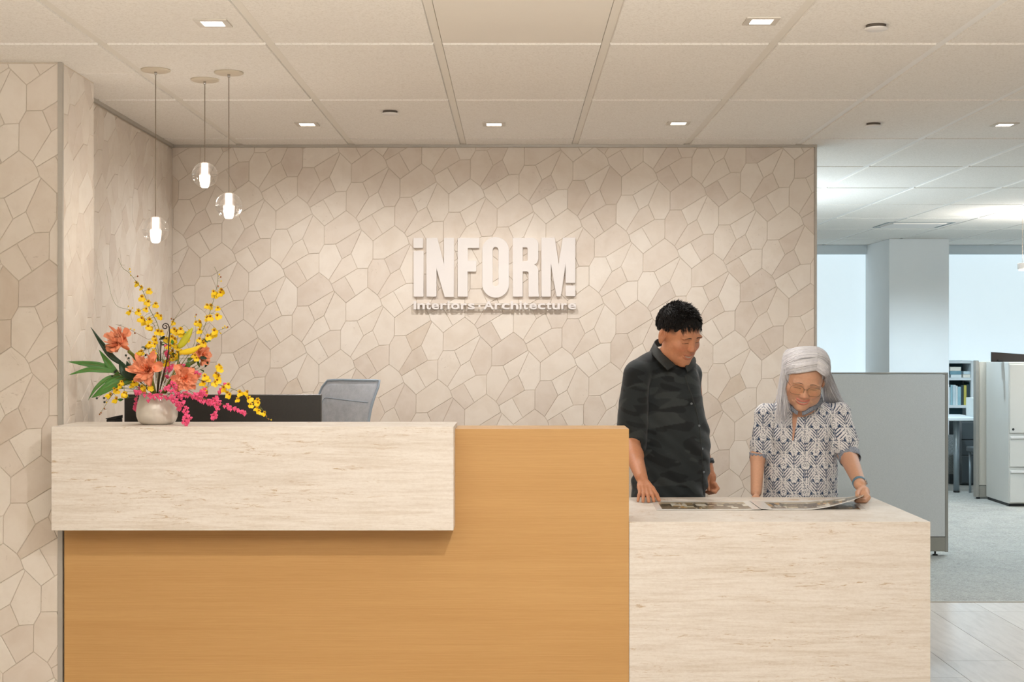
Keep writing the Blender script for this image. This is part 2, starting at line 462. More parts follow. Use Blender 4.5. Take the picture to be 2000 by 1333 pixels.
# --- office end: window wall, column, shades
M_OFFWALL = pm('painted_drywall', (222,222,220), .8, .01, 4)
M_SHADE = emit('backlit_roller_shade', (216,231,238), .41)
M_SHADE2 = emit('backlit_shade_fabric_upper', (200,220,230), .58)
M_HEAD = pm('window_head_casing', (222,230,234), .6, .01, 4)
YW = 16.15
wb = box('wall_office_end', -1.9, 9.2, YW+.02, YW+.2, 0, CZ+.1, M_OFFWALL); wb['kind'] = 'structure'
box('wall_office_right', 9.0, 9.2, -4, 16.35, 0, CZ+.1, M_OFFWALL)['kind'] = 'structure'
box('wall_far_left', -6.0, -5.8, -4, 5.0, 0, CZ+.1, M_OFFWALL)['kind'] = 'structure'
box('wall_office_left', -2.1, -1.9, 8.16, 16.35, 0, CZ+.1, M_OFFWALL)['kind'] = 'structure'
box('wall_lobby_left', -5.9, -3.2, YF+.02, YF+.3, 0, CZ+.1, M_OFFWALL)['kind'] = 'structure'
zs = HC+(673-498)/FPX*YW
for n_, (a, b) in enumerate(((2.6, 3.905), (4.6, 8.6))):
    wn = empty('window_%d' % (n_+1), ((a+b)/2, YW, .9), kind='structure')
    box('shade_housing', a, b, YW-.10, YW+.015, zs, CZ-.0005, M_HEAD, wn, bev=.004)
    box('roller_shade', a+.01, b-.01, YW-.03, YW-.027, .93, zs+.005, M_SHADE, wn)
    box('hem_bar', a+.01, b-.01, YW-.036, YW-.022, .915, .932, M_WHITE, wn, bev=.002)
    box('window_sill', a-.02, b+.02, YW-.12, YW+.02, .86, .89, M_WHITE, wn, bev=.003)
M_COL = pm('column_paint', (236,238,238), .8, .01, 3)
cl = MB().box(3.875, 4.49, 15.1, YW+.02, 0, CZ-.002).build('column', M_COL); tag(cl, kind='structure'); cl.name = 'wall_column'

wn = empty('window_3', (9.0, 11.5, .9), kind='structure')  # unseen window, added so its glowing shade lights the office from the side
box('shade_housing', 8.90, 8.995, 8.5, 15.5, zs, CZ-.0005, M_HEAD, wn); box('roller_shade', 8.96, 8.964, 8.55, 15.45, .93, zs+.005, M_SHADE, wn); box('window_sill', 8.88, 8.995, 8.5, 15.5, .86, .89, M_WHITE, wn)
# ================================================================== reception desk
D1, DW = 5.5, 5.652
ZT = HC-161/FPX*D1; ZWD = HC-165/FPX*DW; ZL = HC-347/FPX*DW
XL, XM = -1.7385, (1228.5-1003)/FPX*DW
XBR = (886-1003)/FPX*D1; XR = (1817-1003)/FPX*DW
desk = empty('reception_desk', ((XL+XM)/2, 5.8, 0), 'long travertine and oak reception desk with raised ledge and lower return', 'desk')
box('upper_stone_box', XL+.002, XBR, D1, 5.85, HC-364/FPX*D1, ZT, M_TRAV, desk, bev=.0018)
# oak front: one sheet with a thin top cap, returned behind the stone
mb = MB(); mb.box(XL+.004, XM, DW, DW+.03, .02, ZWD-.0, .0012); mb.box(XBR+.0008, XM, DW+.03, 5.88, ZWD-.03, ZWD, .0012); mb.box(XM-.03, XM, DW+.03, 5.88, .02, ZWD-.03)
mb.build('oak_front', M_WOOD, desk)
mb = MB(); mb.box(XL+.05, XM-.06, DW+.035, 5.84, .02, ZWD-.035); mb.build('desk_carcass', M_WOOD, desk)
YD2 = (HC-ZL)*FPX/299
mb = MB(); mb.box(XM+.001, XR, DW+.03, YD2, ZL-.03, ZL); mb.box(XM+.001, XR, DW, DW+.03, 0, ZL); mb.box(XR-.03, XR, DW+.03, YD2, 0, ZL-.03)
mb.build('travertine_return', M_TRAV, desk)
box('staff_worktop', XL+.02, XM-.02, 5.895, YD2-.02, ZL-.035, ZL-.005, M_WOOD, desk, bev=.002)
box('worktop_end_panel', XM-.045, XM-.02, 5.9, YD2-.06, 0, ZL-.036, M_WOOD, desk)
box('toe_kick', XL+.05, XM, DW+.04, DW+.06, 0, .02, M_BLACK, desk)

# ================================================================== lettering on the stone wall
def shape_mesh(name, loops, y, depth, bev=.0015):
    cu = bpy.data.curves.new(name, 'CURVE'); cu.dimensions = '2D'; cu.fill_mode = 'BOTH'
    for lp in loops:
        sp = cu.splines.new('POLY'); sp.points.add(len(lp)-1); sp.use_cyclic_u = True
        for q, (a, b) in zip(sp.points, lp): q.co = (a, b, 0, 1)
    cu.extrude = depth/2; cu.bevel_depth = bev; cu.bevel_resolution = 1; cu.offset = -bev
    o = bpy.data.objects.new(name, cu); COL.objects.link(o)
    dg = bpy.context.evaluated_depsgraph_get(); dg.update()
    me = bpy.data.meshes.new_from_object(o.evaluated_get(dg)); bpy.data.objects.remove(o)
    me.transform(Matrix.Translation((0, y, 0)) @ Matrix.Rotation(math.pi/2, 4, 'X')); me.materials.clear()
    return me
YLET = YB-.018
def L5(pts): 
    return [((780+x/5.405-1003)/FPX*YLET, HC-(440+y/5.405-673)/FPX*YLET) for x, y in pts]
def arc(cx, cy, rx, ry, a0, a1, n=8): return [(cx+rx*math.cos(math.radians(a0+(a1-a0)*i/n)), cy+ry*math.sin(math.radians(a0+(a1-a0)*i/n))) for i in range(n+1)]
M_LET = pm('white_acrylic_letter', (232,226,222), .6, .01, 5)
sign = empty('wall_lettering', ((968-1003)/PXM, YB, HC+.42), 'large white raised capital lettering mounted on the stone mosaic wall', 'sign')
glyphs = [
 [[(148,135),(250,135),(250,242),(148,242)]],
 [[(150,272),(255,272),(255,757),(150,757)]],
 [[(285,135),(400,135),(470,410),(470,135),(577,135),(577,760),(477,760),(392,460),(392,757),(285,757)]],
 [[(615,135),(843,135),(843,242),(722,242),(722,375),(812,375),(812,492),(722,492),(722,757),(615,757)]],
 [arc(1016,265,142,140,180,360,16)+arc(1016,628,142,140,0,180,16), arc(1015,263,30,31,180,360,10)+arc(1015,615,30,31,0,180,10)],
 [[(1197,135),(1400,135)]+arc(1400,202,68,67,-90,0)+[(1468,330)]+arc(1428,335,40,80,0,90)[1:]+arc(1420,480,47,60,-80,0)+[(1468,700),(1478,757),(1363,757),(1363,515)]+arc(1345,510,18,20,0,-90,4)+[(1303,490),(1303,757),(1197,757)],
  [(1303,235),(1340,235)]+arc(1340,249,14,14,-90,0,4)+[(1354,366)]+arc(1340,366,14,14,0,90,4)+[(1303,380)]],
 [[(1500,132),(1640,132),(1682,412),(1725,132),(1858,132),(1858,612),(1755,612),(1755,412),(1705,755),(1658,755),(1600,412),(1600,757),(1500,757)]],
 [[(1755,638),(1858,638),(1858,752),(1755,752)]]]
for g in glyphs:
    me = shape_mesh('letter', [L5(l) for l in g], YLET+.008, .012); link('letter', me, M_LET, sign)
    # stand-off pins behind each letter
small = empty('tagline_lettering', ((968-1003)/PXM, YB, HC+.2), 'small white raised two-word tagline on thin rails under the big letters', 'sign')
YS = YB-.026
def S5(x, y): return ((750+x/4.762-1003)/FPX*YS, HC-(560+y/4.762-673)/FPX*YS)
tl = [('I',275,300,135),('n',310,380,156),('t',388,436,142),('e',443,511,156),('r',524,582,156),('i',590,611,135),('o',624,702,156),('r',715,772,156),('s',780,844,156),
      ('A',925,1022,135),('r',1030,1086,156),('c',1095,1167,156),('h',1178,1250,135),('i',1261,1281,135),('t',1289,1341,142),('e',1352,1421,156),('c',1430,1501,156),('t',1509,1557,142),('u',1565,1636,156),('r',1649,1702,156),('e',1712,1786,156)]
for ch, x0, x1, yt in tl:
    cu = bpy.data.curves.new('tx', 'FONT'); cu.body = ch; cu.size = .06; cu.offset = .0014; cu.extrude = .004
    o = bpy.data.objects.new('tx', cu); COL.objects.link(o)
    dg = bpy.context.evaluated_depsgraph_get(); dg.update()
    me = bpy.data.meshes.new_from_object(o.evaluated_get(dg)); bpy.data.objects.remove(o)
    n = len(me.vertices); co = np.empty(n*3); me.vertices.foreach_get('co', co); co = co.reshape(-1,3)
    a, b = S5(x0, yt), S5(x1, 213); out = np.empty_like(co)
    out[:,0] = a[0]+(co[:,0]-co[:,0].min())/np.ptp(co[:,0])*(b[0]-a[0])
    out[:,2] = b[1]+(co[:,1]-co[:,1].min())/np.ptp(co[:,1])*(a[1]-b[1])
    out[:,1] = YS-co[:,2]*1.4+.004
    me.vertices.foreach_set('co', out.ravel()); me.update(); link('letter', me, M_LET, small)
a, b = S5(878,172), S5(896,190)
box('letter', a[0], b[0], YS-.004, YS+.008, b[1], a[1], M_LET, small)
for yy in (158, 215):
    a, b = S5(275, yy-1.5), S5(1786, yy+1.5); box('mounting_rail', a[0], b[0], YS+.010, YS+.016, b[1], a[1], M_TRIM, small)
for xx in (300, 700, 1100, 1500, 1760):
    a = S5(xx, 158); b = S5(xx, 215)
    for q in (a, b): MB().tube([(q[0], YS+.016, q[1]), (q[0], YB, q[1])], .0025, 6).build('stand_off_pin', M_TRIM, small)

# ================================================================== ceiling fittings
def ceil_pt(px, py): d = 1.09*FPX/(py*-1+673); q = P(px, py, d); return q.x, d
M_LTRIM = pm('white_downlight_trim', (206,198,186), .5, .01, 10)
dl = [(416,44,'square recessed downlight at the upper left, left of the pendant canopies row'),(1487,40,'square recessed downlight in the front panel row on the right'),
      (600,242,'leftmost small square downlight near the stone wall'),(965,242,'middle small square downlight above the wall lettering'),
      (1325,240,'square downlight near the stone wall, above the man'),(1962,243,'square downlight at far right beyond the end of the stone wall')]
for px, py, lab in dl:
    x, y = ceil_pt(px, py)
    e = empty('recessed_downlight', (x, y, CZ), lab, 'ceiling light', 'square recessed downlights')
    mb = MB(); s_, r_ = .056, .036
    for q in ((x-s_,x+s_,y-s_,y-r_),(x-s_,x+s_,y+r_,y+s_),(x-s_,x-r_,y-r_,y+r_),(x+r_,x+s_,y-r_,y+r_)): mb.box(*q, CZ-.005, CZ+.001)
    mb.build('trim_ring', M_LTRIM, e)
    box('led_lens', x-r_, x+r_, y-r_, y+r_, CZ-.003, CZ-.001, M_LED, e)
for px, py, lab in [(1711,49,'large round white ceiling cover plate at the upper right'),(762,217,'small round white sprinkler cover plate left of centre near the wall'),(1706,241,'round white cover plate beyond the end of the stone wall')]:
    x, y = ceil_pt(px, py)
    e = empty('ceiling_cover_plate', (x, y, CZ), lab, 'cover plate', 'round ceiling cover plates')
    MB().lathe([(.001,-.017),(.036,-.0165),(.040,-.014),(.040,-.011)], (x,y,CZ), 28).build('plate', M_WHITE, e, True)
    MB().lathe([(.034,-.011),(.034,.002)], (x,y,CZ), 20).build('recess_cup', pm('shadowed_metal_cup', (90,80,70), .6), e, True)
# ================================================================== glass ball pendants
def glass_mat():
    m, nt, b = new_mat('clear_blown_glass')
    f = noise(nt, coords(nt), 30, 2)
    c = ramp(nt, f, [(.2, (.97,.97,.97)), (.8, (1,1,1))]); nt.links.new(c, b.inputs['Base Color'])
    b.inputs['Roughness'].default_value = .02; b.inputs['Transmission Weight'].default_value = 1; b.inputs['IOR'].default_value = 1.45
    out = nt.nodes['Material Output']; lp = N(nt, 'ShaderNodeBsdfTransparent'); mx = N(nt, 'ShaderNodeMixShader')
    fr = N(nt, 'ShaderNodeLayerWeight'); fr.inputs['Blend'].default_value = .25
    mx.inputs[0].default_value = .5
    rp = ramp(nt, fr.outputs['Facing'], [(0, (.14,.14,.14)), (.5, (.30,.30,.30)), (.85,(.85,.85,.85)), (1, (1,1,1))])
    nt.links.new(rp, mx.inputs[0]); nt.links.new(lp.outputs[0], mx.inputs[1]); nt.links.new(b.outputs[0], mx.inputs[2]); nt.links.new(mx.outputs[0], out.inputs['Surface'])
    return m
M_GLASS = glass_mat()
M_FROST = emit('frosted_lit_capsule', (255,240,228), 4.2)
M_FROSTUP = emit('frosted_glass_upper', (250,232,218), .55)
M_CORD = pm('braided_cord', (128,112,94), .6, .05, 50)
M_CAN = pm('painted_canopy', (208,196,176), .5, .01, 10)
for cx, cy, bx, by, lab in [(304,134,304,449,'lowest glass ball pendant, leftmost of the three, hanging over the flowers'),(400,153,400,342,'highest glass ball pendant, in the middle of the three'),(447,139,447,402,'glass ball pendant on the right of the three')]:
    x, y = ceil_pt(cx, cy+2); z = HC-(by-673)/FPX*y; r = .0525; x = (bx-1003)/FPX*y
    e = empty('glass_pendant', (x, y, CZ), lab, 'pendant lamp', 'glass ball pendants over the desk')
    MB().lathe([(.001,-.009),(.052,-.008),(.058,-.005),(.058,.0)], (x,y,CZ), 36).build('canopy', M_CAN, e, True)
    MB().lathe([(.001,-.022),(.005,-.021),(.006,-.009)], (x,y,CZ), 12).build('cord_grip', M_CHROME, e, True)
    MB().tube([(x,y,CZ-.02),(x,y,z+r-.004)], .0016, 6).build('cord', M_CORD, e, True)
    prof = [(max(.0105 if i == 0 else .0001, r*math.sin(math.pi*i/20)), -r*math.cos(math.pi*i/20)) for i in range(21)]
    MB().lathe([(p[0], p[1]) for p in prof], (x,y,z), 40).build('glass_ball', M_GLASS, e, True)
    MB().tube([(x+r*1.003*math.cos(a), y+r*1.003*math.sin(a), z-.001) for a in [2*math.pi*k/40 for k in range(41)]], .0009, 5, cap=False).build('seam', M_GLASS, e, True)
    MB().lathe([(.0142,-.0005),(.0145,.025),(.0142,.047),(.011,.050)], (x,y,z), 24).build('frosted_stem', M_FROSTUP, e, True)
    MB().lathe([(.0125,-.0515),(.014,-.04),(.0158,-.012),(.016,-.001),(.015,0)], (x,y,z), 24).build('lit_capsule', M_FROST, e, True)
    l = lamp('pendant_glow', 'POINT', (x, y, z-.075), .8, WARM, shadow_soft_size=.02)

# ================================================================== monitor, phone, chair behind the desk
ym = 6.2
def X(px, d): return (px-1003)/FPX*d
def Z(py, d): return HC-(py-673)/FPX*d
mon = empty('desktop_monitor', (X(435, ym), ym+.05, ZL), 'wide black desktop monitor seen from behind, rising above the desk ledge', 'monitor')
x0, x1, zt = X(243, ym), X(627, ym), Z(771, ym)
mb = MB(); n = 16; vs = []
for i in range(n+1):
    t = i/n; xx = x0+(x1-x0)*t; c = .03*(1-(2*t-1)**2)
    ins = .012 if i == 0 else 0
    for yy, zz in ((ym-c, zt-.36), (ym-c, zt-.002), (ym-c+.004, zt), (ym-c+.026, zt), (ym-c+.03, zt-.002), (ym-c+.03, zt-.36)): vs.append((xx, yy, zz))
fs = []
for i in range(n):
    for k in range(6): fs.append((i*6+k, (i+1)*6+k, (i+1)*6+(k+1)%6, i*6+(k+1)%6))
fs += [tuple(range(6)), tuple(n*6+k for k in range(6))[::-1]]
M_MON = pm('dark_monitor_shell', (40,38,35), .38, .1, 90, bmp=.1)
mb.add(vs, fs).build('screen_shell', M_MON, mon)
box('stand_neck', X(435,ym)-.03, X(435,ym)+.03, ym-.055, ym-.032, ZL+.01, zt-.12, M_MON, mon, bev=.005)
box('stand_foot', X(435,ym)-.13, X(435,ym)+.13, ym-.12, ym+.1, ZL-.004, ZL+.012, M_MON, mon, bev=.004)
e = empty('desk_phone', (X(223, 6.05), 6.05, ZL), 'small black device edge at far left behind the ledge, left of the vase', 'phone')
mb = MB(); mb.box(X(214,6.05), X(233,6.05), 6.0, 6.1, ZL-.004, Z(818,6.05), .004); mb.build('phone_base', M_BLACK, e)
mb = MB(); zz = Z(818,6.05); xa, xb = X(213,6.05), X(233.5,6.05); za, zb = Z(818,6.05), Z(812,6.05)
mb.add([(xa,6.0,zz),(xb,6.0,zz),(xb,6.1,zz),(xa,6.1,zz),(xa,6.0,za+.003),(xb,6.0,zb),(xb,6.1,zb),(xa,6.1,za+.003)], [(0,3,2,1),(4,5,6,7),(0,1,5,4),(1,2,6,5),(2,3,7,6),(3,0,4,7)]); mb.build('handset', M_BLACK, e)

def mesh_fabric():
    m, nt, b = new_mat('grey_blue_mesh_fabric')
    v = coords(nt, (1,1,1)); f = noise(nt, v, 40, 2)
    c = ramp(nt, f, [(.3, lin((176,184,196))), (.7, lin((192,199,210)))]); nt.links.new(c, b.inputs['Base Color']); b.inputs['Roughness'].default_value = .8
    out = nt.nodes['Material Output']; tr = N(nt, 'ShaderNodeBsdfTransparent'); mx = N(nt, 'ShaderNodeMixShader')
    r2 = ramp(nt, noise(nt, v, 320, 2), [(.3, (.76,.76,.76)), (.7, (.90,.90,.90))]); nt.links.new(r2, mx.inputs[0])
    nt.links.new(tr.outputs[0], mx.inputs[1]); nt.links.new(b.outputs[0], mx.inputs[2]); nt.links.new(mx.outputs[0], out.inputs['Surface']); return m
M_MESH = mesh_fabric(); M_CFR = pm('blue_grey_chair_frame', (150,166,182), .4, .03, 30); M_CDK = pm('dark_chair_plastic', (52,54,58), .5, .05, 30)
yc = 7.0; cc = Vector((X(664, yc), yc, 0))
chair = empty('office_chair', (cc.x, cc.y, 0), 'grey-blue mesh back office chair behind the desk, right of the black monitor', 'chair')
ang = math.radians(40)      # back plane turned about the vertical
ux = Vector((math.cos(ang), -math.sin(ang), 0)); nb = Vector((math.sin(ang), math.cos(ang), 0))   # lateral, backward
ztop = Z(743, yc)
def cb(u, v):   # u -1..1 across, v 0..1 bottom to top
    hw = .185*(1-.10*(1-v)**2)
    back = (.050+.045*max(0,u))*(max(0, v-.66)/.34)**2 + .045*(1-v)**1.5 - .028*(1-u*u) - (0)*(u)
    z = .50+(ztop-.50)*v
    if v > .9: pass
    rise = -.010*u*u*v*(1 if u < 0 else .1)
    return cc + ux*(u*hw) + nb*back + Vector((0,0,z+rise))
nu, nv = 18, 26
def sup(u, v):      # rounded corners by squeezing the parameter square
    k = .93 if u > 0 else .80
    t = max(0, (v-k)/(1-k)) if v > k else 0
    lim = 1-(.34 if u < 0 else .05)*(1-math.sqrt(max(0, 1-t*t)))
    return u*lim
vs = [cb(sup(-1+2*i/nu, j/nv), j/nv) for j in range(nv+1) for i in range(nu+1)]
fs = [(j*(nu+1)+i, j*(nu+1)+i+1, (j+1)*(nu+1)+i+1, (j+1)*(nu+1)+i) for j in range(nv) for i in range(nu)]
o = MB().add(vs, fs).build('mesh_back', M_MESH, chair, True); md = o.modifiers.new('s', 'SOLIDIFY'); md.thickness = .004
rim = [cb(sup(-1, j/nv), j/nv) for j in range(nv+1)] + [cb(sup(-1+2*i/nu, 1), 1) for i in range(1, nu)] + [cb(sup(1, j/nv), j/nv) for j in range(nv, -1, -1)]
MB().tube(rim, .006, 8).build('back_frame', M_CFR, chair, True)
inner = [q-nb*.006 for q in [cb(-.72, j/12*.76) for j in range(3, 13)] + [cb(-.715,.80), cb(-.70,.84), cb(-.66,.87), cb(-.58,.888)]+[cb(-.5+1.4*k/14,.890-.0018*k) for k in range(15)]]
MB().tube(inner, .0022, 5).build('seam_piping', M_CFR, chair, True)
F_ = -nb
MB().box(-.24,.24,-.23,.23,0,.06,.025, M=Matrix.Translation(cc+F_*.2+Vector((0,0,.44))) @ Matrix.Rotation(-ang, 4, 'Z')).build('seat', M_CDK, chair, True)
MB().tube([cc+nb*.09+Vector((0,0,.60)), cc+nb*.1+Vector((0,0,.44)), cc+F_*.1+Vector((0,0,.41)), cc+F_*.2+Vector((0,0,.41))], .018, 8).build('back_support', M_CDK, chair, True)
MB().tube([cc+F_*.2+Vector((0,0,.08)), cc+F_*.2+Vector((0,0,.44))], .025, 12).build('gas_column', M_CHROME, chair, True)
for k in range(5):
    a = 2*math.pi*k/5+.3; hub = cc+F_*.2; tip = hub+Vector((math.cos(a)*.29, math.sin(a)*.29, .065))
    MB().tube([hub+Vector((0,0,.095)), tip], [.022,.014], 8).build('base_leg', M_CDK, chair, True)
    MB().lathe([(.001,-.012),(.024,-.012),(.027,-.006),(.027,.006),(.024,.012),(.001,.012)], tip+Vector((0,0,-.037)), 14, Matrix.Rotation(math.pi/2, 4, 'X')).build('caster', M_BLACK, chair, True)

# ================================================================== fabric partition screen
M_FAB = pm('warm_grey_panel_fabric', (206,206,204), .95, .05, 260, bmp=.4, bscale=500)
M_FRM = pm('panel_frame_paint', (150,146,138), .5, .02, 10)
M_KICK = pm('panel_kick_paint', (148,144,134), .5, .02, 10)
yp = 9.86; x1 = X(1852, yp); xp0 = 1.70
part = empty('fabric_partition', ((xp0+x1)/2, yp+.03, 0), 'grey fabric office partition panel standing behind the woman', 'partition')
zt_ = Z(728, yp); zk = Z(1050, yp)
box('fabric_face', xp0+.02, x1-.022, yp-.004, yp+.064, zk+.004, zt_-.014, M_FAB, part, bev=.003)
box('top_cap', xp0, x1, yp-.002, yp+.062, zt_-.012, zt_, M_FRM, part, bev=.002)
box('side_post', x1-.02, x1, yp-.002, yp+.062, .03, zt_-.0125, M_FRM, part, bev=.002)
box('side_post', xp0, xp0+.018, yp-.002, yp+.062, .03, zt_-.0125, M_FRM, part, bev=.002)
box('kick_plate', xp0+.0185, x1-.0205, yp-.002, yp+.062, .035, zk, M_KICK, part, bev=.002)
for fx in (xp0+.1, x1-.25, x1-.08): MB().lathe([(.018,.004),(.018,.012),(.006,.014),(.006,.04)], (fx, yp+.03, 0), 14).build('levelling_foot', M_BLACK, part, True)

# ================================================================== steel storage cabinet with drawers, and the panel behind it
M_CAB = pm('putty_enamel_steel', (206,204,198), .32, .01, 6)
yk = 12.86; xa = X(1970, yk); zc = Z(708, yk)
cab = empty('steel_storage_cabinet', (xa+.4, yk+.3, 0), 'putty coloured steel cabinet with a door over two drawers at the right edge', 'cabinet')
box('body', xa, xa+.9, yk, yk+.61, .03, zc, M_CAB, cab, bev=.004)
box('plinth', xa+.01, xa+.89, yk+.02, yk+.6, .0, .03, M_BLACK, cab)
def front(name, z0, z1):
    o = box(name, xa+.006, xa+.894, yk-.016, yk-.001, z0, z1, M_CAB, cab, bev=.003); return o
dr = [(Z(846,yk), zc-.02), (Z(912,yk), Z(852,yk)), (Z(982,yk), Z(919,yk))]
dd = front('cabinet_door', *dr[0]); o = MB().lathe([(.001,-.004),(.010,-.004),(.011,0)], (xa+.035, yk-.0165, Z(839,yk)), 14, Matrix.Rotation(math.pi/2,4,'X')).build('lock', M_BLACK, dd, True)
for z0, z1 in dr[1:]:
    f = front('drawer', z0, z1)
    box('pull_lip', xa+.01, xa+.89, yk-.030, yk-.0165, z1-.022, z1-.002, M_WHITE, f, bev=.003)
p2 = empty('cubicle_end_panel', (X(1905,13.5)+.4, 13.52, 0), 'beige cubicle end panel behind the steel cabinet', 'partition')
M_FAB2 = pm('beige_panel_fabric', (190,184,172), .95, .05, 200, bmp=.3)
xq = X(1905, 13.5)
box('fabric_face', xq+.03, xq+1.6, 13.5, 13.55, .13, Z(707,13.5), M_FAB2, p2, bev=.003)
box('side_post', xq, xq+.03, 13.49, 13.56, .02, Z(707,13.5)+.012, M_FRM, p2, bev=.003)
box('kick_plate', xq+.03, xq+1.6, 13.5, 13.55, .02, .125, M_KICK, p2, bev=.003)
MB().lathe([(.018,.004),(.018,.02)], (xq+.03, 13.52, 0), 10).build('levelling_foot', M_BLACK, p2)
e = empty('black_desk_screen', (X(1912,13.0)+.4, 13.2, zc), 'dark angled screen edge standing on top of the steel cabinet', 'screen')
zz0 = zc+.001; xa_, xb_ = X(1913,13.0)+.11, X(2000,13.0)+.3
mb = MB(); mb.add([(xa_,13.0,zz0),(xb_,13.0,zz0),(xb_,13.03,zz0),(xa_,13.03,zz0),(xa_,13.0,Z(688,13.0)),(xb_,13.0,Z(697,13.0)),(xb_,13.03,Z(697,13.0)),(xa_,13.03,Z(688,13.0))], [(0,3,2,1),(4,5,6,7),(0,1,5,4),(1,2,6,5),(2,3,7,6),(3,0,4,7)])
mb.build('screen_panel', pm('espresso_laminate', (44,36,32), .5), e); box('screen_foot', xa_+.05, xa_+.09, 12.98, 13.06, zc+.0005, zc+.02, M_BLACK, e)

# ================================================================== bookshelf, worktable and small things at the far end
ysf = 15.45; bx0, bx1 = X(1835, ysf), X(1906, ysf); M_SHELF = pm('pale_laminate_shelf', (214,222,224), .5, .01, 6)
shelf = empty('bookshelf', ((bx0+bx1)/2, ysf+.15, 0), 'pale open bookshelf against the window wall filled with binders', 'bookshelf')
zT = Z(705, ysf); box('side_panel', bx0-.5, bx0-.48, ysf, ysf+.32, 0, zT, M_SHELF, shelf); box('side_panel', bx1-.05, bx1, ysf, ysf+.32, 0, zT, M_SHELF, shelf)
M_TEALBACK = pm('shelf_back_panel', (84,118,128), .8, .02, 6)
box('back_panel', bx0-.48, bx1-.05, ysf+.30, ysf+.32, 0, zT, M_TEALBACK, shelf)
for py0 in (705, 738, 792, 850): z = Z(py0, ysf); box('shelf_board', bx0-.479, bx1-.051, ysf+.001, ysf+.299, z-.028, z-.001, M_SHELF, shelf)
pal = [(226,232,232),(60,92,100),(196,214,220),(110,150,164),(44,62,66),(230,226,214),(170,60,70),(150,190,200),(200,190,90)]
mats = [pm('binder_cover_%s' % c, rgb, .6, .03, 20) for c, rgb in zip(['white','slate','pale','steel','dark','cream','red','aqua','olive'], pal)]
names = ['white','slate blue','pale blue','steel blue','dark','cream','red','aqua','olive']
rb = random.Random(8); z = Z(738, ysf)+.0
# upper shelf: lying stacks; middle shelf: upright spines
zc_ = Z(738, ysf)-.001
for st, (sx0, sx1) in enumerate(((1857,1880),(1882,1900))):
    z = zc_
    for k in range(3 if st == 0 else 2):
        h = rb.uniform(.028,.042); ci = (0,3,5,2,0)[(st*2+k)%5]
        b_ = MB().box(X(sx0,ysf)+rb.uniform(0,.01), X(sx1,ysf)-rb.uniform(0,.01), ysf+.03, ysf+.25, z, z+h, .003).build('document_folder', mats[ci])
        tag(b_, '%s folder lying flat on the top shelf, %s of the %s stack' % (names[ci], ('bottom','second','top')[k], ('left','right')[st]), 'folder', 'folders on the top shelf'); z += h+.001
x = X(1855, ysf); zc2 = Z(792, ysf)-.001; k = 0
while x < X(1899, ysf):
    w_ = rb.uniform(.016,.034); ci = (2,7,2,0,7,4,8,4,1,6)[k%10]; h = rb.uniform(.19,.25)
    b_ = MB().box(x, x+w_, ysf+.04, ysf+.24, zc2, zc2+h, .002).build('upright_binder', mats[ci])
    tag(b_, '%s upright binder, number %s from the left on the middle shelf' % (names[ci], ['one','two','three','four','five','six','seven','eight','nine','ten','eleven','twelve','thirteen','fourteen','fifteen','sixteen'][min(k,15)]), 'binder', 'binders on the middle shelf'); x += w_+.0015; k += 1
yt = 14.1; tbl = empty('work_table', (X(1880,yt), yt+.3, 0), 'pale worktable with steel legs in front of the bookshelf', 'table')
zt2 = Z(815, yt); box('tabletop', X(1800,yt), X(1903,yt)+.03, yt-.15, yt+.55, zt2-.03, zt2, M_SHELF, tbl, bev=.004)
M_LEG = pm('silver_table_leg', (150,162,168), .35, .02, 20, metal=.5)
for lx, ly in ((X(1868,yt), yt), (X(1868,yt), yt+.5), (X(1800,yt)+.05, yt), (X(1800,yt)+.05, yt+.5)):
    MB().tube([(lx,ly,.02),(lx,ly,zt2-.031)], .028, 12).build('leg', M_LEG, tbl, True); MB().lathe([(.03,0),(.03,.02)], (lx,ly,0), 12).build('foot', M_BLACK, tbl)
ped = empty('dark_pedestal', (X(1890,14.9), 14.95, 0), 'dark grey pedestal of drawers under the worktable', 'drawer unit')
M_DK = pm('charcoal_enamel', (66,74,78), .45, .03, 20)
box('carcass', X(1878,14.8), X(1876,14.8)+.42, 14.8, 15.3, .01, .66, M_DK, ped, bev=.004)
for a, b in ((.03,.30),(.31,.46),(.47,.64)): box('drawer', X(1876,14.8)+.01, X(1876,14.8)+.41, 14.785, 14.799, a, b, M_DK, ped, bev=.003)
spk = empty('speckled_pedestal_panel', (X(1860,15.0), 15.0, 0), 'speckled grey panel standing beside the table leg', 'panel')
box('panel', X(1853,15.0), X(1864,15.0), 15.0, 15.04, .1, Z(850,15.0), pm('speckled_laminate', (140,146,146), .8, .35, 90), spk); box('panel_foot', X(1853,15.0), X(1864,15.0), 14.98, 15.06, 0, .1, M_DK, spk)
bn = empty('task_stool', (X(1899,14.0), 14.0, 0), 'dark stool partly hidden behind the cubicle end panel', 'stool')
MB().box(X(1893,14.0), X(1893,14.0)+.3, 13.8, 14.1, .40, .45, .01).build('seat', M_DK, bn)
for lx in (.03,.27):
    for ly in (13.83,14.07): MB().tube([(X(1893,14.0)+lx, ly, 0),(X(1893,14.0)+lx, ly, .40)], .012, 8).build('leg', M_LEG, bn, True)
# paper box on the table
bxo = box('paper_carton', X(1896,14.2), X(1896,14.2)+.2, 14.1, 14.35, zt2+.0005, zt2+.18, mats[0], bev=.003); tag(bxo, 'white carton at the right end of the worktable', 'box')
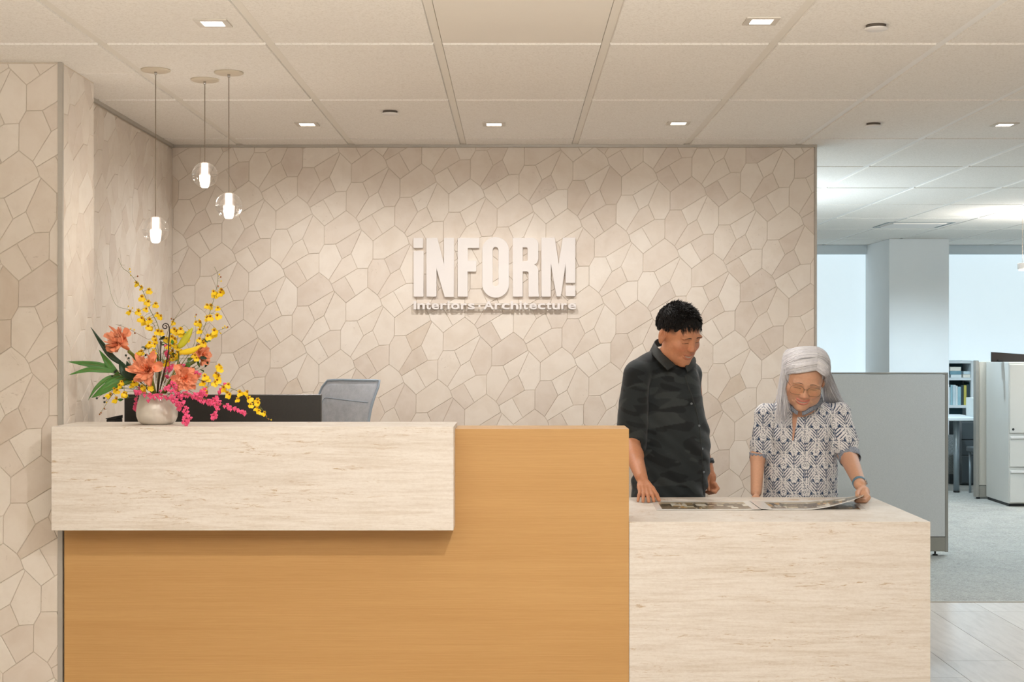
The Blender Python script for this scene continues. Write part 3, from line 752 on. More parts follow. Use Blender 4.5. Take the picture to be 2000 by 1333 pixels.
# ceiling slot around an air diffuser, and a hung linear lamp
e = empty('ceiling_air_diffuser', (X(1795,13.4), 13.4, CZ), 'dark outlined square air diffuser in the office ceiling', 'vent')
M_SLOT = pm('dark_air_slot', (150,160,164), .8)
x0_, x1_, y0_, y1_ = X(1735,13.05)+.0, X(1735,13.05)+.60, 13.05, 13.62
for q in ((x0_,x1_,y0_,y0_+.02),(x0_,x1_,y1_-.02,y1_),(x0_,x0_+.02,y0_+.02,y1_-.02),(x1_-.02,x1_,y0_+.02,y1_-.02)): box('slot', *q, CZ-.004, CZ-.0005, M_SLOT, e)
box('face_plate', x0_+.06, x1_-.06, y0_+.06, y1_-.06, CZ-.012, CZ-.0005, M_WHITE, e, bev=.003)
yl = 12.0; e = empty('linear_pendant', (X(1989,yl)+.6, yl, CZ), 'slim white linear pendant lamp hanging at the right edge', 'pendant lamp')
za, zb = Z(514,yl), Z(529,yl)
box('lamp_body', X(1989,yl), X(1989,yl)+1.4, yl-.03, yl+.03, zb+.012, za, M_WHITE, e, bev=.004)
box('diffuser', X(1989,yl)+.01, X(1989,yl)+1.39, yl-.024, yl+.024, zb, zb+.0115, emit('linear_diffuser', (255,250,240), 3), e)
for wx in (X(1997,yl), X(1997,yl)+1.2): MB().tube([(wx,yl,za),(wx,yl,CZ)], .0015, 5).build('suspension_wire', M_CORD, e)
lamp('linear_uplight', 'AREA', (X(1989,yl)+.7, yl, za+.03), 30, (1,.95,.9), (math.pi,0,0), shape='RECTANGLE', size=1.3, size_y=.05)
# ================================================================== signed-distance sculpting
def rotm(a_deg, pitch, roll=0):
    """columns: person's right, forward, up. a = heading (0 faces the lens side, + to the right)"""
    a = math.radians(a_deg); F = np.array([math.sin(a), -math.cos(a), 0.]); X_ = np.array([F[1], -F[0], 0.]); U = np.array([0,0,1.])
    p = math.radians(pitch); F2 = F*math.cos(p)-U*math.sin(p); U2 = U*math.cos(p)+F*math.sin(p)
    r = math.radians(roll); X3 = X_*math.cos(r)+U2*math.sin(r); U3 = U2*math.cos(r)-X_*math.sin(r)
    return np.stack([X3, F2, U3], 1)
def ell(c, r):
    c = np.array(c, float); r = np.array(r, float)
    def f(p):
        q = (p-c)/r; k0 = np.sqrt((q*q).sum(1)); k1 = np.sqrt(((q/r)**2).sum(1))+1e-9
        return k0*(k0-1)/k1
    return f
def cap(a, b, ra, rb):
    a = np.array(a, float); b = np.array(b, float); ab = b-a; L2 = float(ab@ab)+1e-12
    def f(p):
        t = np.clip(((p-a)@ab)/L2, 0, 1); d = p-a-t[:,None]*ab
        return np.sqrt((d*d).sum(1))-(ra+(rb-ra)*t)
    return f
def loft(kn):     # (z, cx, cy, rx, ry), pseudo distance
    kn = sorted(kn); Z_ = np.array([k[0] for k in kn]); A = np.array(kn)[:,1:]
    def f(p):
        z = p[:,2]; v = [np.interp(z, Z_, A[:,i]) for i in range(4)]
        q = np.sqrt(((p[:,0]-v[0])/v[2])**2+((p[:,1]-v[1])/v[3])**2)
        d = (q-1)*np.minimum(v[2], v[3])*.9
        return np.maximum(d, np.maximum(Z_[0]-z, z-Z_[-1]))
    return f
def plane_(n, o):
    n = np.array(n, float); n /= np.linalg.norm(n); o = np.array(o, float)
    return lambda p: (p-o)@n
class SDF:
    def __init__(s): s.pr = []; s.disp = None
    def add(s, op, f, k=.01, T=None):
        if T is not None:
            t, Rm, sc_ = T; t = np.array(t, float)
            g = f; f = (lambda p, g=g, t=t, Rm=Rm, sc_=sc_: g(((p-t)@Rm)/sc_)*sc_)
        s.pr.append((op, f, k)); return s
    def u(s, f, k=.01, T=None): return s.add('u', f, k, T)
    def sub(s, f, k=.01, T=None): return s.add('s', f, k, T)
    def ev(s, p, act=None):
        d = np.full(len(p), 1.0)
        for i, (op, f, k) in enumerate(s.pr):
            if act is not None and not act[i]: continue
            e = f(p)
            if op == 'u':
                h = np.maximum(k-np.abs(d-e), 0)/k; d = np.minimum(d, e)-h*h*k*.25
            elif op == 's':
                e = -e; h = np.maximum(k-np.abs(d-e), 0)/k; d = np.maximum(d, e)+h*h*k*.25
            else:
                h = np.maximum(k-np.abs(d-e), 0)/k; d = np.maximum(d, e)+h*h*k*.25
        if s.disp is not None: d = d+s.disp(p)
        return d
    def mesh(s, lo, hi, h):
        lo = np.array(lo, float); B = 12
        n = np.ceil((np.array(hi)-lo)/h).astype(int); nb_ = np.ceil(n/B).astype(int); n = nb_*B
        V = np.ones(tuple(n+1), np.float32)
        rad = B*h*math.sqrt(3)/2
        gi = np.stack(np.meshgrid(*[np.arange(k) for k in nb_], indexing='ij'), -1).reshape(-1,3)
        cen = lo+(gi+.5)*B*h
        pcs = [f(cen) for op, f, k in s.pr]
        d0 = s.ev(cen)
        loc = np.stack(np.meshgrid(*[np.arange(B+1)]*3, indexing='ij'), -1).reshape(-1,3)
        for b in range(len(gi)):
            i0 = gi[b]*B; sl = tuple(slice(i0[a], i0[a]+B+1) for a in range(3))
            if abs(d0[b]) > rad*1.9+.02:
                if d0[b] < 0: V[sl] = -1
                continue
            act = []
            for (op, f, k), pc in zip(s.pr, pcs):
                c = pc[b]; act.append(True if op == 'i' else c < rad*1.9+k+.01)
            p = lo+(i0+loc)*h
            V[sl] = s.ev(p, act).reshape(B+1,B+1,B+1)
        S = V < 0
        cnt = np.zeros(tuple(n), np.int8)
        for a in (0,1):
            for b in (0,1):
                for c in (0,1): cnt += S[a:n[0]+a, b:n[1]+b, c:n[2]+c]
        cells = np.argwhere((cnt > 0) & (cnt < 8)); idx = np.full(tuple(n), -1, np.int32)
        idx[tuple(cells.T)] = np.arange(len(cells))
        acc = np.zeros((len(cells),3)); num = np.zeros(len(cells))
        cor = [(a,b,c) for a in (0,1) for b in (0,1) for c in (0,1)]
        for i in range(8):
            for j in range(i+1, 8):
                if sum(abs(cor[i][k]-cor[j][k]) for k in range(3)) != 1: continue
                a = V[tuple((cells+cor[i]).T)]; b = V[tuple((cells+cor[j]).T)]
                m = (a < 0) != (b < 0); t = np.where(m, a/np.where(m, a-b, 1), 0)
                pt = np.array(cor[i])+t[:,None]*(np.array(cor[j])-np.array(cor[i]))
                acc[m] += pt[m]; num[m] += 1
        verts = lo+(cells+acc/num[:,None])*h
        faces = []
        for ax in range(3):
            o1, o2 = [(1,2),(2,0),(0,1)][ax]
            s0 = [slice(1, n[k]) for k in range(3)]; s0[ax] = slice(0, n[ax]); s1 = list(s0); s1[ax] = slice(1, n[ax]+1)
            A = S[tuple(s0)]; Bm = S[tuple(s1)]; e = np.argwhere(A != Bm); off = np.array([1,1,1]); off[ax] = 0; e = e+off
            ina = S[tuple(e.T)]
            def cell(d1, d2):
                q = e.copy(); q[:,o1] -= d1; q[:,o2] -= d2; return idx[tuple(q.T)]
            q = np.stack([cell(1,1), cell(0,1), cell(0,0), cell(1,0)], 1)
            q[~ina] = q[~ina][:, ::-1]; faces.append(q)
        faces = np.concatenate(faces); faces = faces[(faces >= 0).all(1)]
        return verts, faces
def np_mesh(name, verts, faces, colors=None):
    me = bpy.data.meshes.new(name); me.vertices.add(len(verts)); me.vertices.foreach_set('co', np.asarray(verts, np.float32).ravel())
    nf, k = faces.shape; me.loops.add(nf*k); me.loops.foreach_set('vertex_index', faces.astype(np.int32).ravel())
    me.polygons.add(nf); me.polygons.foreach_set('loop_start', np.arange(0, nf*k, k, dtype=np.int32)); me.polygons.foreach_set('loop_total', np.full(nf, k, np.int32))
    me.update(calc_edges=True); me.validate()
    me.polygons.foreach_set('use_smooth', np.ones(len(me.polygons), bool))
    if colors is not None:
        a = me.color_attributes.new('Col', 'FLOAT_COLOR', 'POINT'); c = np.ones((len(verts),4), np.float32); c[:,:3] = colors; a.data.foreach_set('color', c.ravel())
    return me
def wob(p, k, amp, seed=0):
    r = np.random.RandomState(seed); o = np.zeros(len(p))
    for i in range(5):
        d = r.normal(size=3); d /= np.linalg.norm(d); o += np.sin(p@(d*k*r.uniform(.6,1.6))+r.uniform(0,6.28))
    return o*amp/2.2
def vcol_mat(name, rough, sss=0, noise_amt=.08, nscale=60, bmp=0, spec=.4, sheen=0):
    m, nt, b = new_mat(name); at = N(nt, 'ShaderNodeAttribute', attribute_name='Col')
    f = noise(nt, coords(nt), nscale, 3); r = ramp(nt, f, [(.3, (1-noise_amt,)*3), (.7, (1,1,1))])
    nt.links.new(mixc(nt, 1.0, at.outputs['Color'], r, 'MULTIPLY'), b.inputs['Base Color'])
    b.inputs['Roughness'].default_value = rough; b.inputs['Specular IOR Level'].default_value = spec
    if sss:
        b.inputs['Subsurface Weight'].default_value = sss; b.inputs['Subsurface Radius'].default_value = (.012,.005,.003); b.inputs['Subsurface Scale'].default_value = .5
    if bmp: bump(nt, b, noise(nt, coords(nt), nscale*4, 3), bmp, .001)
    if sheen: b.inputs['Sheen Weight'].default_value = sheen
    return m
A3 = lambda v: np.array(v, float)
def lerpc(c, m, col): m = np.clip(m, 0, 1)[:,None]; return c*(1-m)+np.array(lin(col))*m
def sst(x, a, b): t = np.clip((x-a)/(b-a), 0, 1); return t*t*(3-2*t)

def head_prims(S, T, man=True):
    a = lambda f, k=.012: S.u(f, k, T)
    a(ell((0,-.012,.032 if man else .028), (.076,.095,.080 if man else .072)), .02)
    a(ell((0,.018,-.028), (.066 if man else .067,.070,.084)), .03)
    a(ell((0,.034,-.078), (.050 if man else .048,.046,.036)), .03)
    a(ell((0,.066,-.098), (.024,.020,.017)), .022)
    for s in (-1,1):
        a(ell((s*.040,.052,-.026), (.027,.026,.024)), .02)            # smiling cheeks
        a(ell((s*.048,.018,-.068), (.026,.036,.032)), .03)           # jowl
        a(ell((s*.030,.077,.020), (.024,.012,.009)), .014)            # brow ridge
        S.sub(ell((s*.031,.096,.004), (.020,.012,.010)), .014, T)     # orbit
        a(ell((s*.031,.070,.003), (.0165,.0135,.0115)), .005)         # closed lids
        S.sub(cap((s*.019,.086,-.0035), (s*.044,.077,-.0045), .0012, .0012), .002, T)
        a(ell((s*.0125,.093,-.029), (.0078,.0095,.0070)), .005)         # nose wing
        S.sub(ell((s*.007,.100,-.0365), (.0042,.006,.003)), .003, T)
        S.sub(cap((s*.019,.094,-.040), (s*.036,.074,-.066), .0022, .0018), .010, T)   # smile fold
        # ear
        a(ell((s*.080,-.012,-.004), (.0095,.019,.031)), .006)
        a(ell((s*.081,-.010,-.030), (.006,.010,.011)), .006)
        S.sub(ell((s*.093,-.005,.003), (.0125,.0105,.0205)), .003, T); a(cap((s*.086,-.013,.010), (s*.086,-.015,-.010), .0030, .0030), .003)
    a(cap((0,.080,.014), (0,.094,-.020), .0080, .0105), .014)
    a(ell((0,.098,-.0265), (.0130,.0105,.0098)), .008)
    S.sub(ell((0,.098,-.0625), (.022,.010,.0032)), .004, T)
    for i in range(7):                                              # lips as arcs that turn up at the corners
        x0, x1 = -.027+.054*i/7, -.027+.054*(i+1)/7
        g = lambda x: (x, .0885-9*x*x, -.0570+8*x*x); h = lambda x: (x, .0870-10*x*x, -.0700+13*x*x)
        rr_ = lambda x: .0034-1.8*x*x; a(cap(g(x0), g(x1), rr_(x0), rr_(x1)), .004); r2 = lambda x: .0043-3.0*x*x; a(cap(h(x0), h(x1), r2(x0), r2(x1)), .004)
def head_paint(c, q, man=True):
    """q: head-local coordinates of the vertices; c: colours"""
    x, y, z = q.T; front = (y > .045)&(np.abs(x) < .09)&(z > -.13)&(z < .13)
    ck = np.exp(-(((np.abs(x)-.040)/.020)**2+((z+.026)/.018)**2)); c = lerpc(c, .30*ck*front, (206,108,84) if man else (222,132,112))
    ns = np.exp(-((x/.016)**2+((z+.028)/.012)**2)); c = lerpc(c, .25*ns*front, (206,112,90) if man else (226,138,118))
    lipz = -.0570+8*x*x; m = (1-sst(np.abs(z-lipz+.0002), .0036, .0056))*(1-sst(np.abs(x), .024, .029))*(y > .07)
    c = lerpc(c, .7*m, (178,108,86) if man else (202,104,98))
    lipz = -.0705+13*x*x; m = (1-sst(np.abs(z-lipz), .0044, .0064))*(1-sst(np.abs(x), .021, .027))*(y > .07)
    c = lerpc(c, .7*m, (184,114,92) if man else (206,110,102))
    return c
def march_local(S, T, x, z, y0=.16, y1=.0):
    t, Rm, s = T; ys = np.linspace(y0, y1, 321); p = np.stack([np.full_like(ys, x), ys, np.full_like(ys, z)], 1)
    w_ = (p*s)@Rm.T+np.array(t); d = S.ev(w_); i = np.argmax(d < 0); return w_[i]
def march_px(S, px, py, d0=6.1, d1=7.3):
    ds = np.linspace(d0, d1, 1201); p = np.stack([(px-1003)/FPX*ds, ds, HC-(py-673)/FPX*ds], 1)
    d = S.ev(p); i = int(np.argmax(d < 0)); return p[i] if d[i] < 0 else None
def Lp(T, q): t, Rm, s = T; return Vector(tuple((np.array(q)*s)@Rm.T+np.array(t)))
def PW(px, py, d): return tuple(P(px, py, d))
M_SKIN_M = vcol_mat('tan_skin', .48, .12, .10, 120, .12); M_SKIN_W = vcol_mat('light_tan_skin', .46, .12, .08, 120, .10)
M_TEETH = pm('tooth_enamel', (206,190,172), .35, .02, 60); M_LASH = pm('dark_lash', (38,24,20), .7, .05, 60)

def finger(S, pts, r0, r1):
    for i in range(len(pts)-1):
        a, b = r0+(r1-r0)*i/(len(pts)-1), r0+(r1-r0)*(i+1)/(len(pts)-1)
        S.u(cap(pts[i], pts[i+1], a, b), .004 if i else .007)

# ------------------------------------------------------------------ the man
man = empty('person', (X(1305,6.85), 6.86, 0), 'man in dark camouflage short-sleeved shirt, smiling down, one hand on the desk', 'person')
hm = (PW(1326,653,6.74), rotm(38, 25, -5), 1.13)
B_ = SDF()
mk = [(690,1310,.050,.055),(705,1308,.100,.09),(722,1300,.135,.115),(735,1300,.148,.125),(775,1304,.158,.135),(820,1308,.166,.145),(860,1311,.170,.150),(900,1311,.172,.152),(960,1306,.174,.150),(1010,1304,.168,.14),(1060,1303,.16,.13)]
dm = 6.86
def torso(kn, d, grow): return loft([(Z(py,d), X(cx,d), d, rx+grow, ry+grow) for py, cx, rx, ry in kn])
B_.u(torso(mk, dm, -.012), .02)
B_.u(cap(PW(1313,715,6.85), PW(1318,672,6.80), .062, .058), .03)
B_.u(cap(PW(1290,700,6.84), PW(1246,726,6.74), .04, .045), .03)
B_.u(cap(PW(1325,704,6.88), PW(1350,730,6.97), .04, .045), .03)
B_.u(cap(PW(1243,732,6.73), PW(1230,858,6.74), .050, .043), .03)
B_.u(cap(PW(1229,852,6.745), PW(1238,890,6.63), .043, .041), .02)
B_.u(cap(PW(1238,890,6.63), PW(1253,933,6.465), .041, .027), .02)
B_.u(cap(PW(1350,735,6.97), PW(1362,850,7.0), .045, .038), .03)
B_.u(cap(PW(1362,850,7.0), PW(1384,915,6.95), .036, .024), .02)
# his right hand, palm down on the desk
B_.u(ell((0,0,0), (.034,.040,.014)), .018, T=(PW(1259,950,6.425), rotm(4, 38), 1.0))
for kx, tx, ty, d1_, r_ in ((1271,1277,979,6.335,.0092),(1264,1267,981.5,6.325,.0094),(1257,1256,981.5,6.328,.0090),(1250,1246,979.5,6.345,.0082)):
    a_ = Vector(PW(kx-2,952,6.41)); t_ = P(tx, ty, d1_); t_.z = ZL+.0075; kn_ = Vector(PW(kx,961,6.385)); mid = kn_.lerp(t_, .55)+Vector((0,0,.006))
    finger(B_, [tuple(a_), tuple(kn_), tuple(mid), tuple(t_)], r_+.001, r_-.0022)
t_ = P(1287,975,6.36); t_.z = ZL+.009
finger(B_, [PW(1262,942,6.44), PW(1274,955,6.40), PW(1282,967,6.375), tuple(t_)], .013, .0085)
# his left hand, hanging loosely curled
B_.u(ell((0,0,0), (.018,.030,.040)), .015, T=(PW(1388,935,6.94), rotm(40, 10), 1.0))
for k in range(4):
    o_ = Vector((0.012*(k-1.5)*.6, -.014*(k-1.5), 0)); a_ = P(1391,945,6.93)+o_; b_ = a_+Vector((.012,-.004,-.030+.003*k)); c_ = b_+Vector((-.014,-.010,-.016)); e_ = c_+Vector((-.014,-.004,.006))
    finger(B_, [tuple(a_), tuple(b_), tuple(c_), tuple(e_)], .0095, .0075)
finger(B_, [PW(1384,928,6.92), PW(1381,944,6.90), PW(1384,957,6.89)], .012, .008)
head_prims(B_, hm, True)
v_, f_ = B_.mesh((X(1190,6.9), 6.2, .62), (X(1420,6.9), 7.15, 1.68), .0026)
q_ = ((v_-np.array(hm[0]))@hm[1])/hm[2]
c_ = np.tile(lin((206,144,108)), (len(v_),1)); c_ = head_paint(c_, q_, True)
# shaved dark fade above the ear
sh = sst(q_[:,2], .012, .03)*sst(-q_[:,1], -.052, -.035)*(np.abs(q_[:,0]) > .05); c_ = lerpc(c_, .75*sh, (50,36,30))
link('body', np_mesh('body', v_, f_, c_), M_SKIN_M, man)
def face_bits(S, T, parent, man_):
    for s in (-1,1):
        pts = [Vector(march_local(S, T, s*(.018+.027*i/8), -.0035+.0028*math.sin(math.pi*i/8)-(.0015*i/8))) for i in range(9)]
        MB().tube(pts, .0011 if man_ else .0012, 5).build('eyelash_line', M_LASH, parent, True)
        mb = MB(); rr_ = random.Random(3)
        if 1:
            bp = [Vector(march_local(S, T, s*(.013+.034*k/8), (.0195 if man_ else .0215)+.0060*math.sin(math.pi*min(1,k/8*.95+.08)*.8)-.0045*(k/8)))+Vector((0,-.0003,0)) for k in range(9)]
            mb.tube(bp, [q*(1.15 if man_ else .8) for q in (.0012,.0017,.0018,.0018,.0016,.0014,.0012,.0009,.0005)], 5)
        for i in range(0):
            t = rr_.random(); x = s*(.013+.036*t); z = .0190+.005*math.sin(min(1,t*1.1)*math.pi*.8)-.003*t+rr_.uniform(-.0024,.0024)*(1.2-t)
            p0 = Vector(march_local(S, T, x, z)); p1 = Vector(march_local(S, T, x+s*.006, z+.0006-.002*t))
            mb.tube([p0, (p0+p1)/2, p1], [.0006,.0005,.0002], 3)
        mb.build('eyebrow', M_LASH, parent)
    top = [march_local(S, T, -.021+.042*i/10, -.0605+9*(-.021+.042*i/10)**2) for i in range(11)]
    bot = [march_local(S, T, -.021+.042*i/10, -.0655+12*(-.021+.042*i/10)**2) for i in range(11)]
    F_w = T[1][:,1]; vs = [tuple(p+F_w*.0006) for p in top]+[tuple(p+F_w*.0006) for p in bot]
    MB().add(vs, [(i,i+1,12+i,11+i) for i in range(10)]).build('teeth', M_TEETH, parent, True)
face_bits(B_, hm, man, True)
# hair: cropped, spiky
M_HAIR_M = pm('black_hair', (24,20,18), .6, .25, 80, spec=.25)
H_ = SDF(); H_.u(ell((0,-.018,.038), (.081,.099,.082)), .01, T=hm)
H_.sub(ell((0,.102,-.008), (.10,.088,.088)), .012, T=hm); H_.sub(ell((0,-.02,-.075), (.12,.13,.084)), .012, T=hm)
for s in (-1,1): H_.sub(ell((s*.085,-.004,-.010), (.03,.032,.038)), .01, T=hm); H_.sub(ell((s*.086,.030,.006), (.034,.046,.036)), .008, T=hm)
H_.disp = lambda p: wob(p, 160, .0022, 4)
v_, f_ = H_.mesh(np.array(hm[0])-.15, np.array(hm[0])+.17, .0035)
hair = link('hair', np_mesh('hair', v_, f_), M_HAIR_M, man)
mb = MB(); rr_ = random.Random(12)
for i in range(3800):
    th = rr_.uniform(0, 2*math.pi); u = rr_.uniform(-.30, 1); sx = math.sqrt(1-u*u)
    n_ = (sx*math.cos(th), sx*math.sin(th), u); p = (n_[0]*.080, -.018+n_[1]*.098, .038+n_[2]*.080)
    fx, fy, fz = p
    if fy > .062 and fz < .066: continue
    if fy > .015 and fz < .036+.45*(fy-.015): continue
    if fz < .024 and fy > -.04: continue
    top = max(0, min(1, (fz-.05)/.06))
    L_ = rr_.uniform(.014,.026)*(.55+.55*top)
    dr = Vector((n_[0]*(.25+.25*top)+rr_.uniform(-.25,.25), .55+.3*rr_.random()-(.5 if fy < -.06 else 0), n_[2]*.40*top+rr_.uniform(-.15,.25)-(1-top)*.55))
    if fy > .050: dr = Vector((rr_.uniform(-.35,.25), .50, -.72)); L_ = rr_.uniform(.020,.036)
    elif top > .9 and rr_.random() < .25: dr = dr+Vector((rr_.uniform(-.3,.3), 0, .7))
    dr = dr.normalized()*L_; a_ = Lp(hm, p); b_ = Lp(hm, (p[0]+dr.x*.5+n_[0]*.003, p[1]+dr.y*.5+n_[1]*.003, p[2]+dr.z*.42+n_[2]*.004)); e_ = Lp(hm, (p[0]+dr.x, p[1]+dr.y, p[2]+dr.z))
    mb.tube([a_, b_, e_], [.0018,.0014,.0002], 3, cap=False)
mb.build('hair_tufts', M_HAIR_M, hair, True, kind='stuff')
# shirt
SH = SDF(); SH.u(torso(mk, dm, .004), .02)
SH.u(cap(PW(1288,703,6.84), PW(1246,727,6.74), .050, .056), .035)
SH.u(cap(PW(1328,706,6.88), PW(1347,730,6.95), .046, .052), .035)
SH.u(cap(PW(1242,733,6.73), PW(1232,868,6.74), .064, .070), .022)
SH.u(cap(PW(1346,735,6.96), PW(1352,850,6.98), .052, .056), .03)
SH.add('i', plane_((-.02,.0,-1), PW(1230,856,6.74)), .004) if False else None
def sleeve_cut(p):     # removes everything of the sleeve side below its hem
    d1 = (HC-(857-673)/FPX*6.74)-p[:,2]; d2 = p[:,0]-X(1256,6.74); d2 = np.maximum(p[:,0]-X(1256,6.74), p[:,1]-6.9)
    return -np.maximum(-d1, np.maximum(d2, -99))     # positive inside the region
SLC = loft([(.3, X(1205,6.74), 6.74, .115, .12), (Z(857,6.74), X(1207,6.74), 6.74, .118, .12)])
SH.sub(SLC, .003)
SH.u(torso([(py,cx,rx,ry) for py,cx,rx,ry in mk if py >= 775], dm, .003), .012)
SH.sub(cap(PW(1231,900,6.74), PW(1232,862,6.74), .058, .060), .003)
SH.sub(ell(PW(1322,676,6.81), (.064,.075,.058)), .01)     # neck opening
SH.sub(cap(PW(1329,700,6.72), PW(1336,728,6.70), .018, .004), .006)
FD = np.array([.55,.1,.83])
SH.disp = lambda p: wob(p*np.array([1,1,.45]), 38, .0045, 2)+wob(p@np.array([[.8,0,.6],[0,1,0],[-.6,0,.8]])*np.array([.35,.6,1.5]), 60, .0042, 5)*sst(p[:,2], 1.30, .85)
SH.add('i', lambda p: (.66-p[:,2]), .004)
v_, f_ = SH.mesh((X(1180,6.9), 6.5, .64), (X(1420,6.9), 7.2, 1.47), .0042)
cam1 = wob(v_*np.array([1,1,2.4]), 34, 1, 21)+.6*wob(v_*np.array([1,1,2]), 90, 1, 22); cam2 = wob(v_*np.array([1,1,2.2]), 30, 1, 31)+.6*wob(v_*np.array([1,1,2]), 85, 1, 32)
c_ = np.tile(lin((42,48,50)), (len(v_),1)); c_ = lerpc(c_, sst(cam1, .25, .4), (30,34,36)); c_ = lerpc(c_, sst(cam2, .5, .65), (56,61,62))
M_SHIRT = vcol_mat('dark_camouflage_cotton', .75, 0, .12, 500, .25, .25, .15)
shirt = link('shirt', np_mesh('shirt', v_, f_, c_), M_SHIRT, man)
M_DARKC = pm('charcoal_cotton', (44,47,46), .75, .15, 90, bmp=.1)
# placket edge, buttons and pocket follow the shirt surface
def surf_path(S, pts, lift=.002):
    out = []
    for x, y in pts:
        q = march_px(S, x, y)
        if q is not None: out.append(Vector(q)+Vector((0,-lift,0)))
    return out
pl = surf_path(SH, [tuple(v)[:2] for v in catmull([(1337,733,0),(1345,758,0),(1356,790,0),(1365,830,0),(1370,880,0),(1372,925,0),(1374,968,0)], 5)], .0005)
MB().tube(pl, .0032, 6, flat=.8).build('placket_edge', M_DARKC, shirt, True)
M_BTN = pm('grey_shirt_button', (118,126,130), .3, .05, 50)
for bx_, by_ in ((1350,789),(1365,832),(1371,877),(1374,923)):
    q = march_px(SH, bx_, by_)
    if q is not None: MB().lathe([(.0005,-.0015),(.005,-.001),(.0056,.0005),(.0045,.002),(.0005,.0015)], Vector(q)+Vector((.001,-.002,0)), 14, Matrix.Rotation(math.pi/2,4,'X')).build('button', M_BTN, shirt, True)
def patch(name, top, bot, mat, parent, th=.003, n=6):
    a = catmull(top, n); b = catmull(bot, n); m = min(len(a), len(b)); rows = 4; vs = []
    for r in range(rows+1):
        for i in range(m):
            t = r/rows; q = a[i].lerp(b[i], t); q = q+Vector((0,-.004*math.sin(math.pi*t),0)); vs.append(q)
    fs = [(r*m+i, r*m+i+1, (r+1)*m+i+1, (r+1)*m+i) for r in range(rows) for i in range(m-1)]
    o = MB().add(vs, fs).build(name, mat, parent, True); md = o.modifiers.new('s', 'SOLIDIFY'); md.thickness = th; md.offset = 0; return o
patch('collar', [PW(1345,686,6.92),PW(1325,668,6.94),PW(1297,660,6.93),PW(1279,667,6.87),PW(1285,679,6.76),PW(1301,697,6.70),PW(1319,713,6.685)],
      [PW(1358,700,6.92),PW(1330,684,6.98),PW(1295,676,6.98),PW(1270,685,6.88),PW(1276,695,6.73),PW(1289,709,6.665),PW(1304,724,6.66)], M_DARKC, shirt)
patch('collar', [PW(1345,686,6.92),PW(1349,696,6.86),PW(1347,706,6.76),PW(1338,716,6.70)], [PW(1358,700,6.92),PW(1359,708,6.86),PW(1355,718,6.75),PW(1343,728,6.69)], M_DARKC, shirt)
US = SDF(); US.u(torso(mk, dm, .0), .02); US.u(cap(PW(1313,715,6.85), PW(1318,690,6.82), .066, .066), .03); US.add('i', lambda p: p[:,2]-Z(712,6.75), .004); US.add('i', lambda p: Z(745,6.75)-p[:,2], .004); US.add('i', lambda p: np.abs(p[:,0]-X(1332,6.75))-.03, .004)
v_, f_ = US.mesh((X(1290,6.8), 6.6, 1.22), (X(1370,6.8), 6.95, 1.40), .005)
link('undershirt', np_mesh('undershirt', v_, f_), pm('white_undershirt', (214,208,204), .8, .03, 60), man)
# watch on his left wrist
wc = P(1382.5,903,6.955); ax_ = Vector(PW(1362,850,7.0))-Vector(PW(1384,915,6.95)); ax_.normalize(); qm = ax_.to_track_quat('Z','Y').to_matrix().to_4x4()
MB().lathe([(.0275,-.011),(.0305,-.010),(.0305,.010),(.0275,.011),(.0275,-.011)], wc, 24, qm).build('watch', pm('dark_watch_band', (48,52,56), .5), man, True)
# trousers and shoes (behind the desk)
M_TRO = pm('dark_trousers', (44,46,52), .85, .08, 200, bmp=.1)
TR = SDF(); TR.u(loft([(.60, X(1306,dm), dm, .15,.12), (.78, X(1306,dm), dm, .160,.13), (.90, X(1308,dm), dm, .158,.13)]), .02)
for s in (-1,1): TR.u(cap((X(1306,dm)+s*.075, dm, .72), (X(1306,dm)+s*.10, dm+.01, .42), .092,.07), .03); TR.u(cap((X(1306,dm)+s*.10, dm+.01, .42), (X(1306,dm)+s*.11, dm+.03, .08), .068,.056), .02)
v_, f_ = TR.mesh((X(1306,dm)-.3, 6.6, .0), (X(1306,dm)+.3, 7.15, .93), .011); link('trousers', np_mesh('trousers', v_, f_), M_TRO, man)
M_SHOE = pm('black_leather', (30,28,27), .4, .08, 50)
for s in (-1,1):
    SHO = SDF(); cx_ = X(1306,dm)+s*.11; SHO.u(ell((cx_, dm-.07, .035), (.046,.13,.04)), .02); SHO.u(ell((cx_, dm+.03, .055), (.040,.06,.055)), .03); SHO.add('i', lambda p: .002-p[:,2], .003)
    v_, f_ = SHO.mesh((cx_-.08, dm-.26, -.01), (cx_+.08, dm+.14, .14), .007); link('shoe', np_mesh('shoe', v_, f_), M_SHOE, man)

# ------------------------------------------------------------------ the woman
dw = 6.83
wom = empty('person', (X(1564,dw), dw, 0), 'grey-haired woman in glasses and navy and white patterned blouse, lifting a page', 'person')
hw = (PW(1571,738,6.66), rotm(-8, 31, 9), 1.13)
W_ = SDF()
wk = [(780,1566,.050,.050),(790,1567,.095,.07),(797,1567,.135,.095),(810,1568,.158,.11),(835,1568,.165,.125),(860,1567,.163,.135),(900,1565,.162,.140),(940,1564,.163,.145),(975,1563,.165,.145),(1020,1563,.17,.14),(1070,1563,.17,.13)]
W_.u(torso(wk, dw, -.010), .02)
W_.u(cap(PW(1566,812,6.79), PW(1569,770,6.72), .060, .052), .03)
for bx_ in (1543,1592): W_.u(ell(PW(bx_,852,6.752), (.056,.050,.058)), .05)
W_.u(cap(PW(1562,812,6.75), PW(1555,850,6.735), .026, .024), .03)
W_.u(cap(PW(1535,805,6.82), PW(1493,812,6.82), .035,.038), .03); W_.u(cap(PW(1600,805,6.82), PW(1640,812,6.80), .035,.038), .03)
W_.u(cap(PW(1492,815,6.82), PW(1480,893,6.81), .038,.033), .02); W_.u(cap(PW(1480,893,6.81), PW(1477,962,6.70), .034,.025), .02)
